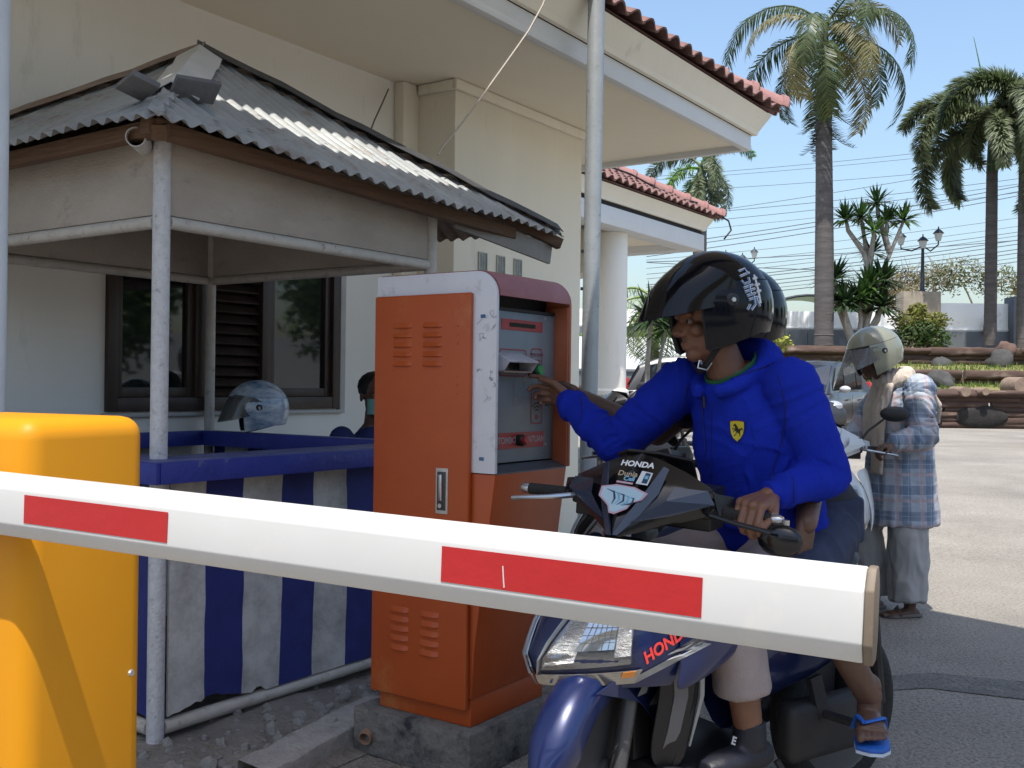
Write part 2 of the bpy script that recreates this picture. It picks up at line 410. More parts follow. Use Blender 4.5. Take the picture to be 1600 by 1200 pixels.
while z < WZ1-.12:
    q = MB(); q.bar((-1.675, .03, z), (-1.255, .03, z), .065, .012, up=(0,-.62,.78)); obj('slat', q, brown, wo); z += .062
q = MB(); q.box((-1.67,.11,WZ0+.076),(-1.26,.12,WZ1-.071)); obj('backing', q, M('dark_interior',(.012,.01,.009),.8), wo)
q = MB(); q.box((WX0+.06, .6, WZ0-.1), (WX1-.06, .62, WZ1)); 
q = MB(); q.box((WX1+.003, -.034, WZ0-.01), (WX1+.05, -.003, WZ1)); q.box((WX0-.02, -.034, WZ0-.03), (WX1+.05, -.003, WZ0-.008)); obj('sill', q, M('grey_trim',(.42,.41,.39),.7,var=.1), wo, bevel=.003)
# glass blocks let into the side wall
gb = M('glass_block', (.16,.18,.16), .2, scale=25, col2=(.30,.32,.29), bump=.5, bscale=35)
gbf = M('block_reveal', (.45,.43,.38), .8)
for zr in (2.47, 2.215, 1.96):
    for k in range(3):
        x = .40+.225*k; q = MB(); q.box((x, -.4225, zr-.062), (x+.088, -.40, zr+.062)); o = obj('glass_block', q, gb, bd)
        q = MB()
        for a_, b_ in (((x-.008,-.427,zr-.07),(x,-.40,zr+.07)),((x+.088,-.427,zr-.07),(x+.096,-.40,zr+.07)),((x,-.427,zr-.07),(x+.088,-.40,zr-.062)),((x,-.427,zr+.062),(x+.088,-.40,zr+.07))): q.box(a_, b_)
        q.box((x+.028,-.4245,zr-.06),(x+.031,-.42,zr+.06)); q.box((x+.058,-.4245,zr-.06),(x+.061,-.42,zr+.06))
        obj('frame', q, gbf, o)
# ---------------------------------------------------------------- porch further along the same building
po = thing('porch', 'tiled porch roof on a round white column with stone base', 'porch', W0, A1)
PY = 1.63; ZP = 3.40
q = MB(); q.box((3.6, PY, ZP), (8.92, PY+.30, ZP+.24)); q.box((8.62, PY+.301, ZP), (8.92, PY+3.4, ZP+.24)); obj('beam', q, strip_m, po, bevel=.006)
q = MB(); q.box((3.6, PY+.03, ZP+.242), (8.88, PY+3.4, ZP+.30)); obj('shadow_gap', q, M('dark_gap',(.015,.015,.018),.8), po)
q = MB(); q.add(*[ [(x, y+PY+1.42+.03, z-ZS-.087+ZP+.302) for x, y, z in mould(pr, 3.5, 8.9, 2.0)[0]], mould(pr, 3.5, 8.9, 2.0)[1] ]); obj('fascia_moulding', q, cream, po)
q = MB(); q.box((3.6, PY+.301, ZP+.10), (8.619, PY+3.4, ZP+.14)); obj('ceiling', q, soff_m, po)
q = MB(); q.box((3.6, PY+.9, ZP-.55), (7.0, PY+1.1, ZP+.099)); q.box((6.75, PY+.31, ZP-.5), (6.95, PY+.899, ZP+.099)); obj('beam', q, cream, po)
ZR2 = ZP+.302+.2
rf2 = roof_body(po, 2.4, 9.05, PY-.14, PY+3.6, ZR2)
tile_rows(rf2, 3.6, 9.08, PY-.19, ZR2-.02, 6, xs0=3.6)
hip_ridge(rf2, (9.13, PY-.19, ZR2), 13)
CX, CY = 6.68, PY+.33
q = MB(); q.lathe([(.195, 1.3), (.195, ZP-.003)], 32, (CX, CY, 0)); obj('column', q, white_p, po, smooth=True)
q = MB(); q.lathe([(.215, 1.2), (.235, 1.22), (.235, 1.27), (.2, 1.3)], 32, (CX, CY, 0)); obj('collar', q, white_p, po, smooth=True)
stone = M('stone_cladding', (.42,.38,.29), .85, scale=14, col2=(.56,.52,.42), stretch=(1,1,.12), bump=.8, bscale=30)
q = MB(); q.lathe([(.225, gz(13.5)), (.225, 1.2)], 32, (CX, CY, 0)); cb = obj('column_base', q, stone, po, smooth=True)
for k in range(22):
    a = 2*math.pi*k/22; q = MB(); q.box((-.026, -.012, gz(13.5)), (.026, .012, random.uniform(1.12,1.19)), Matrix.Translation((CX+.23*math.cos(a), CY+.23*math.sin(a), 0)) @ Matrix.Rotation(a+math.pi/2, 4, 'Z')); obj('stone_strip', q, stone, cb, bevel=.006)
cabm = M('black_cable', (.015,.015,.017), .6)
q = MB(); pts = [(3.4, PY+.55, ZR2+.55)]
for i in range(9): pts.append((4.2+.58*i, PY+.75-.1*i*.9+.02*math.sin(i*2), ZR2+.62-.055*i+.03*math.sin(i*1.7)))
pts += [(9.25, PY-.25, ZR2-.02), (9.28, PY-.28, ZR2-.16), (9.2, PY-.2, ZR2-.3)]
q.tube(pts, .014, 6); obj('cable', q, cabm, po)
# ---------------------------------------------------------------- unseen canopy overhead, its outline shaped to cast the shade on the lane
cn = thing('shade_canopy', 'unseen flat canopy on square posts, shaped to cast the shade on the gate lane', 'canopy', (0,0,0))
ZC = 4.3
sh = Vector((SUN_AZ.x, SUN_AZ.y))*(ZC/math.tan(SUN_EL))
def eave(x, y): p = W0+e1*x+e2*y; return (p.x, p.y)
foot = [(-5.5, 2.92), (5.2, 2.92), (2.85, 5.72), (2.30, 6.40), (1.2, 7.35)]
pl = [(x+sh.x, y+sh.y) for x, y in foot]
g0 = eave(1.0, -2.02); g1 = eave(-6.5, -2.02)
pl = pl[:4] + [(g0[0], g0[1]), (g1[0], g1[1])]
q = MB(); k = len(pl); q.add([(x,y,ZC) for x,y in pl]+[(x,y,ZC+.22) for x,y in pl], [tuple(range(k-1,-1,-1)), tuple(range(k,2*k))]+[(i,(i+1)%k,k+(i+1)%k,k+i) for i in range(k)])
obj('slab', q, soff_m, cn)
for x, y in ((4.6, 2.1), (-4.8, 1.9), (4.3,-0.0)):
    pass
for x, y in ((4.75, 2.1), (-4.6, 2.0)):
    q = MB(); q.box((x-.15,y-.15,0),(x+.15,y+.15,ZC-.002)); obj('post', q, white_p, cn, bevel=.01)
# ---------------------------------------------------------------- guard booth
bo = thing('guard_booth', 'open guard booth with blue and grey striped panels under a rusty corrugated roof', 'booth', LN, A1)
pipe_m = M('painted_pipe', (.50,.50,.505), .6, scale=30, col2=(.62,.62,.63), bump=.35, bscale=90, dirt=(.22,.2,.18), dirt_amt=.22, dirt_scale=38)
pipe_w = M('stained_pipe', (.46,.43,.38), .6, scale=14, col2=(.56,.53,.48), bump=.2, bscale=60, dirt=(.2,.15,.11), dirt_amt=.18, dirt_scale=20)
fas_m = M('stained_plywood', (.36,.315,.265), .85, scale=2.2, col2=(.46,.41,.355), bump=.25, bscale=70, dirt=(.25,.21,.18), dirt_amt=.13, dirt_scale=4.5, stretch=(1,1,1.8))
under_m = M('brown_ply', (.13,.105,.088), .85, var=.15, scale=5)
L1, L2 = 1.52, 1.60; ZF0, ZF1 = 1.925, 2.235; ZK = 1.03
for x, y in ((0,0),(L1,0),(L1,L2),(0,L2)):
    q = MB(); q.tube([(x,y,-.02),(x,y,1.0),(x,y,2.2)], .031 if (x,y)!=(L1,L2) else .028, 16); obj('post', q, pipe_m if (x,y)==(0,0) else pipe_w, bo, smooth=True)
def rail(a, b_, r, mt, nm='rail'): q = MB(); q.tube([a, b_], r, 14); return obj(nm, q, mt, bo, smooth=True)
for z, r in ((1.90, .024),):
    rail((.03,0,z),(L1-.03,0,z), r, pipe_w); rail((0,.03,z),(0,L2-.03,z), r, pipe_w); rail((L1,.03,z),(L1,L2-.03,z), r, pipe_w); rail((.03,L2,z),(L1-.03,L2,z), r, pipe_w)
for a, b_ in (((.03,0,.085),(L1-.03,0,.085)), ((0,.03,.085),(0,L2-.03,.085)), ((L1,.03,.085),(L1,L2-.03,.085))): rail(a, b_, .027, pipe_w)
for lo, hi in (((.033,-.008,ZF0),(L1-.03,.006,ZF1)), ((-.008,.033,ZF0),(.006,L2-.03,ZF1)), ((L1-.006,.033,ZF0),(L1+.008,L2-.03,ZF1)), ((.033,L2-.006,ZF0),(L1-.03,L2+.008,ZF1))):
    q = MB(); q.box(lo, hi); obj('fascia_panel', q, fas_m, bo, bevel=.003)
# striped front and side panels with a broken lower edge
def stripes(name, axis):
    mt = bpy.data.materials.new(name); mt.use_nodes = True; n = mt.node_tree.nodes; l = mt.node_tree.links; b = n['Principled BSDF']; b.inputs['Roughness'].default_value = .7
    tc = n.new('ShaderNodeTexCoord'); sp = n.new('ShaderNodeSeparateXYZ'); l.new(tc.outputs['Object'], sp.inputs[0])
    nz = n.new('ShaderNodeTexNoise'); nz.inputs['Scale'].default_value = 3.0; l.new(tc.outputs['Object'], nz.inputs['Vector'])
    a = n.new('ShaderNodeMath'); a.operation = 'MULTIPLY_ADD'; a.inputs[1].default_value = .035; l.new(nz.outputs[0], a.inputs[0]); l.new(sp.outputs[axis], a.inputs[2])
    md = n.new('ShaderNodeMath'); md.operation = 'PINGPONG'; md.inputs[1].default_value = .187
    sh_ = n.new('ShaderNodeMath'); sh_.operation = 'ADD'; sh_.inputs[1].default_value = -.115 if axis == 0 else .10; l.new(a.outputs[0], sh_.inputs[0]); l.new(sh_.outputs[0], md.inputs[0])
    gt = n.new('ShaderNodeMath'); gt.operation = 'GREATER_THAN'; gt.inputs[1].default_value = .098; l.new(md.outputs[0], gt.inputs[0])
    n2 = n.new('ShaderNodeTexNoise'); n2.inputs['Scale'].default_value = 7; n2.inputs['Detail'].default_value = 9; n2.inputs['Roughness'].default_value = .7; l.new(tc.outputs['Object'], n2.inputs['Vector'])
    r1 = n.new('ShaderNodeValToRGB'); r1.color_ramp.elements[0].position=.28; r1.color_ramp.elements[1].position=.6; r1.color_ramp.elements[0].color=(.27,.262,.25,1); r1.color_ramp.elements[1].color=(.56,.55,.53,1); l.new(n2.outputs[0], r1.inputs[0])
    r2 = n.new('ShaderNodeValToRGB'); r2.color_ramp.elements[0].position=.25; r2.color_ramp.elements[1].position=.7; r2.color_ramp.elements[0].color=(.014,.02,.12,1); r2.color_ramp.elements[1].color=(.024,.034,.21,1); l.new(n2.outputs[0], r2.inputs[0])
    mx = n.new('ShaderNodeMix'); mx.data_type='RGBA'; l.new(gt.outputs[0], mx.inputs[0]); l.new(r1.outputs[0], mx.inputs[6]); l.new(r2.outputs[0], mx.inputs[7]); l.new(mx.outputs[2], b.inputs['Base Color'])
    bp = n.new('ShaderNodeBump'); bp.inputs['Strength'].default_value=.2; bp.inputs['Distance'].default_value=.006; n3 = n.new('ShaderNodeTexNoise'); n3.inputs['Scale'].default_value=45; n3.inputs['Detail'].default_value=6; l.new(tc.outputs['Object'], n3.inputs['Vector']); l.new(n3.outputs[0], bp.inputs['Height']); l.new(bp.outputs[0], b.inputs['Normal'])
    return mt
sx = stripes('striped_board', 0); sy = stripes('striped_board_side', 1)
def panel(x0, x1, fx, mt):
    n = 60; q = MB(); top = []; bot = []
    for i in range(n+1):
        t = x0+(x1-x0)*i/n
        zb = .115 + .004*noise.noise((t*9,1,0)) + (.045*max(0, 1-abs(t-.22)/.22) if t < .44 else 0)*(1+.5*noise.noise((t*30,2,0)))
        if .43 < t < .48: zb += .02
        top.append(fx(t, ZK-.03)); bot.append(fx(t, zb))
    q.grid([top, bot], th=.012); return obj('panel', q, mt, bo)
panel(.036, L1-.03, lambda t, z: (t, -.012, z), sx)
panel(.036, L2-.03, lambda t, z: (-.012, t, z), sy)
panel(.036, L2-.03, lambda t, z: (L1+.012, t, z), sy)
blue = M('blue_gloss_paint', (.018,.028,.20), .5, scale=8, col2=(.03,.045,.28), bump=.2, bscale=50, dirt=(.2,.21,.25), dirt_amt=.05, dirt_scale=14)
blue_d = M('worn_blue_paint', (.06,.075,.22), .5, scale=11, col2=(.14,.16,.30), bump=.2, bscale=50)
for lo, hi in (((-.10,-.13,ZK),(L1+.05,.10,ZK+.022)), ((-.10,.102,ZK),(.10,L2+.05,ZK+.022)), ((.102,L2-.1,ZK),(L1+.05,L2+.05,ZK+.022)), ((L1-.12,.102,ZK),(L1+.05,L2-.102,ZK+.022))):
    q = MB(); q.box(lo, hi); obj('ledge', q, blue_d, bo, bevel=.003)
for lo, hi in (((-.10,-.152,ZK-.055),(L1+.05,-.131,ZK+.02)), ((-.121,-.15,ZK-.055),(-.101,L2+.05,ZK+.02)), ((-.1,L2-.122,ZK-.05),(L1-.145,L2-.101,ZK+.03)), ((L1-.142,.103,ZK-.05),(L1-.121,L2-.101,ZK+.03))):
    q = MB(); q.box(lo, hi); obj('ledge_trim', q, blue, bo, bevel=.003)
# corrugated hip roof
zinc = M('weathered_zinc', (.27,.285,.29), .55, scale=4, col2=(.40,.415,.41), metal=.2, bump=.2, bscale=30, dirt=(.20,.13,.09), dirt_amt=.27, dirt_scale=4.5)
rust = M('rusty_zinc', (.21,.15,.115), .8, scale=8, col2=(.33,.26,.21), bump=.3, dirt=(.12,.05,.03), dirt_amt=.35)
batten = M('old_batten', (.085,.05,.03), .85, scale=6, col2=(.17,.10,.06), stretch=(.3,.3,3), bump=.4, dirt=(.05,.03,.02), dirt_amt=.3)
AP = Vector((.80, .80, 2.87))
EN = Vector((-.22,-.25,2.205)); ER = Vector((L1+.76,-.26,2.13)); EL = Vector((-.26,L2+.35,2.20)); EB = Vector((L1+.5,L2+.3,2.15))
def slope(a, b_, apex, name, mt, wave=.076, amp=.011, seed=0, lip=.0):
    a = Vector(a); b_ = Vector(b_); ln = (b_-a).length; u = (b_-a)/ln; foot_ = (apex-a).dot(u); up = (apex-a-u*foot_); H = up.length; upn = up/H; nn = u.cross(upn).normalized()
    n = int(ln/wave*8); q = MB(); rows = [[] for _ in range(9)]
    for i in range(n+1):
        s = ln*i/n; hmax = H*min(1, (s+.03)/foot_ if s < foot_ else (ln-s+.03)/(ln-foot_)); hmax = max(.0, min(hmax, H))
        lipx = -lip*(.5+.6*noise.noise((int(s/.55)*1.3+seed, 0, 0)))
        for k in range(9):
            v = lipx + (hmax-lipx)*k/8
            sag = -.02*math.sin(math.pi*min(1,max(0,v/H))) + .012*noise.noise((s*1.7+seed, v*2, 1))
            d = nn*(amp*math.sin(2*math.pi*s/wave) + sag + .004*int((s+seed*.2)/.6 % 2))
            rows[k].append(a + u*s + upn*v + d + Vector((0,0,.012*noise.noise((s*2.1, seed, 4)))*1))
    q.grid(rows, th=-.0025); return obj(name, q, mt, bo, smooth=True, angle=70)
slope(EN, ER, AP, 'roof_sheet', zinc, seed=1, lip=.06)
slope(EL, EN, AP, 'roof_sheet', zinc, seed=2.3, lip=.05)
slope(ER, EB, AP, 'roof_sheet', rust, seed=3.1)
slope(EB, EL, AP, 'roof_sheet', rust, seed=4.2)
def along(a, b_, t): return Vector(a).lerp(Vector(b_), t)
# ridge caps: bright sheet on the near hip and apex, dark lifted flashing on the right hip
def cap(a, b_, wd, mt, lift=.02, nm='ridge_cap', seed=0, tilt=0):
    a = Vector(a); b_ = Vector(b_); t = (b_-a).normalized(); side = t.cross(Vector((0,0,1))).normalized(); rows = []
    for i in range(15):
        p = along(a, b_, i/14)+Vector((0,0,lift+.018*noise.noise((i*.5,seed,0)))); r_ = []
        for j in (-1,-.5,0,.5,1): r_.append(p + side*(wd*j) - Vector((0,0,abs(j)*wd*.62)) + Vector((0,0,tilt*j)))
        rows.append(r_)
    q = MB(); q.grid(rows, th=.003); return obj(nm, q, mt, bo, smooth=True, angle=50)
capm = M('bright_zinc', (.55,.56,.55), .5, scale=5, col2=(.66,.66,.64), metal=.2, bump=.1)
felt = M('dark_flashing', (.05,.05,.052), .6, var=.3, scale=6, bump=.3)
cap(along(AP,EN,.02), along(AP,EN,.72), .10, capm, .035, seed=1)
cap(along(AP,ER,-.01), along(AP,ER,.99), .085, felt, .045, seed=2)
cap(along(AP,EL,-.01), along(AP,EL,.98), .09, rust, .04, seed=3)
cap(along(AP,EB,0), along(AP,EB,.98), .09, rust, .04, seed=4)
dk = M('grey_slate', (.13,.13,.135), .7, var=.25, scale=9, bump=.3)
for p, rz_, sz in ((along(AP,EN,.86)+Vector((-.05,.07,.05)), 1.35, (.075,.05,.011)), (along(AP,EN,.76)+Vector((.10,-.02,.035)), -.25, (.085,.05,.011))):
    q = MB(); q.box((-sz[0],-sz[1],-sz[2]),(sz[0],sz[1],sz[2]), Matrix.Translation(p) @ Euler((-.62 if rz_<0 else .30,.12 if rz_>0 else -.05,rz_)).to_matrix().to_4x4()); obj('loose_ridge_piece', q, dk, bo, bevel=.004)
random.seed(31)
for k in range(46):      # nail holes and small rust tears in the sheets
    a_, b_ = ((EN,ER),(EL,EN))[k % 3 == 0]; s_ = random.uniform(.06,.94); v_ = random.uniform(.05,.55); p0_ = along(a_, b_, s_); foot_ = 1-abs(s_-.5)*2
    p = along(p0_, AP, v_*.55) if True else None; hw_ = random.uniform(.005,.011); nn = (b_-a_).cross(AP-a_).normalized()
    if nn.z < 0: nn = -nn
    u_ = (b_-a_).normalized(); w2 = nn.cross(u_); q = MB(); c_ = p+nn*.014; q.add([c_-u_*hw_*1.6, c_+w2*hw_*.8, c_+u_*hw_*1.6, c_-w2*hw_*.5], [(0,1,2,3)]); obj('nail_hole', q, felt, bo)
# battens and rafters under the eaves
def bt(a, b_, w_=.05, h_=.055, nm='batten'): q = MB(); q.bar(a, b_, w_, h_); return obj(nm, q, batten, bo, bevel=.003)
dz = Vector((0,0,-.05))
bt(EN+Vector((.05,.12,-.015)), ER+Vector((-.30,.10,-.03))); bt(EL+Vector((.12,-.1,-.03)), EN+Vector((.10,.08,-.015)))
bt(along(AP,EN,.2)+dz*1.6, EN+dz+Vector((.08,.08,.01)), nm='rafter'); bt(along(AP,ER,.1)+dz*1.6, ER+dz*1.1, nm='rafter'); bt(along(AP,EL,.1)+dz*1.6, EL+dz, nm='rafter'); bt(along(AP,EB,.1)+dz*1.6, EB+dz, nm='rafter')
q = MB(); q.bar((L1+.06,-.10,2.13), ER+Vector((-.02,.05,-.11)), .02, .10); obj('gutter_board', q, M('grey_board',(.26,.25,.235),.8,var=.2,scale=5,bump=.2), bo, bevel=.004)
pvc = M('white_pvc', (.52,.52,.50), .4, var=.1); 
q = MB(); rows = []
c0 = Vector((-.150,-.055,2.165)); c1 = Vector((.20,.30,2.20))
for p in (c0, c1):
    ax = (c1-c0).normalized(); a_ = ax.cross(Vector((0,0,1))).normalized(); b__ = ax.cross(a_)
    rows.append([p + a_*(.034*math.cos(2*math.pi*i/20)) + b__*(.034*math.sin(2*math.pi*i/20)) for i in range(21)])
q.grid(rows, th=.004); obj('drain_pipe', q, pvc, bo, smooth=True)
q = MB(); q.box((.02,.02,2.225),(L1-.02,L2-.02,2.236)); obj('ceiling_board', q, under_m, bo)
# ---------------------------------------------------------------- poles and loose wires
galv = M('galvanised_pole', (.36,.39,.41), .45, scale=7, col2=(.43,.46,.48), metal=.35, bump=.12, bscale=60, dirt=(.16,.14,.13), dirt_amt=.12, dirt_scale=20)
p = at(922, 600, 6.3)
t = thing('steel_pole', 'tall grey steel pole standing behind the ticket machine', 'pole', (p.x, p.y, 0))
q = MB(); q.tube([(-.012,0,0),(.0,0,2),(.02,0,5.2)], .052, 20); obj('shaft', q, galv, t, smooth=True)
q = MB(); q.lathe([(.1,0),(.1,.012),(.06,.02),(.06,.06)], 16); obj('base_plate', q, galv, t)
for z in (1.92, 2.15, 2.30):
    q = MB(); q.box((-.066,-.012,z),(-.045,.012,z+.018)); obj('bolt', q, cabm, t)
p = at(-9, 600, 2.9)
t = thing('thin_pole', 'pale thin pole beside the yellow barrier housing', 'pole', (p.x, p.y, 0))
q = MB(); q.tube([(0,0,0),(.0,0,4)], .030, 16); obj('shaft', q, M('pale_pole',(.5,.54,.58),.5,var=.06), t, smooth=True)
q = MB(); q.lathe([(.08,0),(.08,.01),(.04,.02)], 14); obj('base_plate', q, galv, t)
def wire(name, label, pts, r, mt, n=6):
    q = MB(); q.tube(pts, r, n); o = obj(name, q, mt, smooth=True); tag(o, label, 'wire'); return o
wm = M('beige_wire', (.42,.37,.31), .6)
wire('loose_wire', 'beige wire hanging from the eave down to the booth roof', [at(x, y, d) for x, y, d in ((905,-150,5.9),(862,-30,5.85),(848,8,5.8),(826,48,5.72),(800,85,5.65),(762,138,5.55),(735,175,5.5),(712,205,5.45),(690,231,5.42),(684,242,5.4))], .0055, wm)
wire('thin_wire', 'short brown wire running from the soffit corner to the booth roof', [at(607,139,7.1), at(597,162,6.9), at(585,188,6.7), at(575,215,6.4), at(570,240,6.1)], .005, M('brown_wire',(.12,.07,.05),.6))
# rubble beside the booth
rub = M('rubble', (.25,.243,.23), .95, scale=8, col2=(.42,.41,.39), bump=.6, bscale=30)
def rock_mesh(seed, n=7):
    q = MB(); q.ell((0,0,0), (1,.8,.6), 8); me = q.mesh('stone')
    for v in me.vertices: v.co *= 1+.45*noise.noise(v.co*1.6+Vector((seed*3.1,0,0)))
    me.materials.append(rub); return me
RK = [rock_mesh(i) for i in range(6)]
random.seed(11); k = 0
for i in range(260):
    x = random.uniform(-.5, 1.9); y = random.gauss(-.26, .17)
    if not -.6 < y < .25: continue
    q_ = bl(x, y); s = .010+.022*random.random()**2.2
    if i % 19 == 0: s = random.uniform(.032,.05)
    o = put('rubble_stone', RK[i % 6], None); o.location = (q_.x, q_.y, .035+.05*noise.noise((q_.x*2.3, q_.y*2.3, 0))+s*.3); o.scale = (s,s,s); o.rotation_euler = (random.random()*6,random.random()*6,random.random()*6)
    tag(o, 'small grey rubble stone lying on the earth beside the striped booth', 'stone', 'rubble stones by the booth')
cl = M('clay_pipe', (.28,.17,.11), .8, var=.2, scale=12)
pc = gp(570,1183); q = MB(); rows = []
for v in (0,.11): rows.append([(.02*math.cos(2*math.pi*i/16), v, .02*math.sin(2*math.pi*i/16)+.022) for i in range(17)])
q.grid(rows, th=.005); o = obj('broken_pipe', q, cl, smooth=True); o.location = (pc[0], pc[1], .045); o.rotation_euler = (.2,0,-.35); tag(o, 'short broken clay pipe lying by the concrete plinth', 'pipe')
# ================================================================ ticket machine
MO = Vector((-.126, 3.465, 0))
tm = thing('ticket_machine', 'orange and white parking ticket machine on a concrete plinth', 'ticket machine', MO, A1)
MInv = (Matrix.Translation(MO) @ Matrix.Rotation(A1, 4, 'Z')).inverted()
def hitm(px, py, yp):
    """local (x,z) where the sight line meets the machine's plane y=yp"""
    a = MInv @ Vector((0,0,HC)); b_ = MInv @ at(px, py, 3.0); d = b_-a; t = (yp-.03-a.y)/d.y; p = a+d*t; return p.x, p.z
orange = M('orange_paint', (.37,.062,.010), .42, scale=2.5, col2=(.43,.080,.015), bump=.04, bscale=40, dirt=(.47,.19,.06), dirt_amt=.14, dirt_scale=2.2)
orange_d = M('faded_orange_paint', (.36,.072,.02), .5, scale=4, col2=(.42,.14,.07), dirt=(.25,.1,.05), dirt_amt=.2)
mwhite = M('machine_white', (.60,.60,.63), .45, scale=5, col2=(.66,.66,.69), dirt=(.40,.40,.42), dirt_amt=.22, dirt_scale=16)
maroon = M('faded_maroon', (.26,.075,.075), .5, scale=4, col2=(.36,.15,.15))
conc = M('plinth_concrete', (.14,.136,.128), .95, scale=7, col2=(.23,.222,.205), bump=.7, bscale=35, dirt=(.03,.035,.04), dirt_amt=.55, dirt_scale=7)
MW, MD, FR = .475, .435, -.09
q = MB(); q.box((-.05,-.035,0),(MW+.035,MD+.06,.166)); obj('plinth', q, conc, tm, bevel=.012)
q = MB(); q.box((.006,.004,.1665),(MW-.02,MD-.02,.262)); obj('base', q, orange, tm, bevel=.004)
q = MB(); q.prism([(-.001,.262),(MD+.004,.262),(MD+.004,1.03),(FR,1.03),(-.012,.44)], ((0,0,0),(0,1,0),(0,0,1)), MW-.02); obj('cabinet', q, orange, tm, bevel=.006)
q = MB(); q.box((.01,.02,1.031),(MW-.01,MD,1.66)); obj('core', q, M('dark_steel',(.03,.03,.033),.6), tm)
def cheek(x0, x1, mt, nm):
    pr_ = [(MD+.006,1.032),(FR,1.032)]; r_ = .085; zt = 1.715
    for k in range(9): a = math.pi/2*k/8; pr_.append((FR+r_-r_*math.cos(a), zt-r_+r_*math.sin(a)))
    pr_ += [(MD+.006, zt)]
    q = MB(); q.prism(pr_, ((x0,0,0),(0,1,0),(0,0,1)), x1-x0); return obj(nm, q, mt, tm, bevel=.003)
cheek(-.004, .012, mwhite, 'side_shell'); cheek(MW-.012, MW+.004, orange_d, 'side_shell')
rows = []; r_ = .083; zt = 1.7135
pf = [(FR+r_-r_*math.cos(math.pi/2*k/8), zt-r_+r_*math.sin(math.pi/2*k/8)) for k in range(9)]
q = MB(); q.grid([[(x, y+.001, z) for y, z in pf+[(MD, zt)]] for x in (.013, MW-.013)], th=.006); obj('hood', q, maroon, tm, smooth=True)
q = MB(); q.box((.013,-.031,1.589),(MW-.013,.011,1.60)); q.box((.013,.012,1.59),(MW-.013,.0195,1.70)); obj('hood_lining', q, M('black_lining',(.012,.012,.014),.6), tm)
q = MB(); q.box((MW-.02,FR+.004,1.034),(MW-.0125,.018,1.62)); obj('cheek_lining', q, orange_d, tm)
pan = M('grey_panel', (.17,.195,.215), .35, scale=6, col2=(.21,.235,.255), spec=.4)
q = MB(); q.box((.013,.0,1.06),(MW-.021,.0185,1.588)); pnl = obj('control_panel', q, pan, tm, bevel=.002); pnl.location.y = -.03
q = MB(); q.add([(.0125,FR+.002,1.033),(MW-.021,FR+.002,1.033),(MW-.021,-.031,1.055),(.0125,-.031,1.055),(.0125,FR+.002,1.028),(MW-.021,FR+.002,1.028),(MW-.021,-.001,1.028),(.0125,-.001,1.028)], [(0,1,2,3),(7,6,5,4),(0,4,5,1),(1,5,6,2),(2,6,7,3),(3,7,4,0)]); obj('shelf', q, M('worn_steel',(.05,.055,.065),.4,scale=9,col2=(.09,.10,.12)), tm)
redp = M('red_print', (.34,.03,.035), .4, var=.08); redl = M('red_line', (.28,.035,.05), .5)
def plate(px0, py0, px1, py1, mt, nm, th=.002, y=0.0, parent=None, bev=.0):
    x0, z0 = hitm(px0, py0, y); x1, z1 = hitm(px1, py1, y); q = MB(); q.box((min(x0,x1), y-th, min(z0,z1)), (max(x0,x1), y-.0002, max(z0,z1))); return obj(nm, q, mt, parent or pnl, bevel=bev), (min(x0,x1), max(x0,x1), min(z0,z1), max(z0,z1))
_, dbx = plate(783, 497, 847, 520, redp, 'display_frame')
q = MB(); q.box((dbx[0]+.05,-.004,dbx[2]+.012),(dbx[0]+.05+(dbx[1]-dbx[0])*.62,-.0021,dbx[3]-.012)); obj('display', q, M('lcd_black',(.01,.01,.012),.15), pnl)
def outline(px0, py0, px1, py1, nm='outline'):
    x0, z0 = hitm(px0, py0, 0); x1, z1 = hitm(px1, py1, 0); q = MB(); w_ = .0045; lo, hi = min(z0,z1), max(z0,z1); q = MB(); r_ = .012
    pts = []
    for cx_, cz_, a0 in ((x1-r_,hi-r_,0),(x0+r_,hi-r_,90),(x0+r_,lo+r_,180),(x1-r_,lo+r_,270)):
        for k in range(4): a = R(a0+30*k); pts.append((cx_+r_*math.cos(a), cz_+r_*math.sin(a)))
    n = len(pts); mx_ = sum(p[0] for p in pts)/n; mz_ = (lo+hi)/2
    vs = [(x,-.0012,z) for x,z in pts]; W_ = x1-x0; H_ = hi-lo
    vs += [(mx_+(x-mx_)*(1-2*w_/W_), -.0012, mz_+(z-mz_)*(1-2*w_/H_)) for x,z in pts]
    q.add(vs, [(i,(i+1)%n,n+(i+1)%n,n+i) for i in range(n)]); obj(nm, q, redl, pnl); return x0, x1, lo, hi
o1 = outline(780, 544, 822, 589); o2 = outline(829.5, 544, 846.5, 591); o3 = outline(829.5, 601, 846.5, 662)
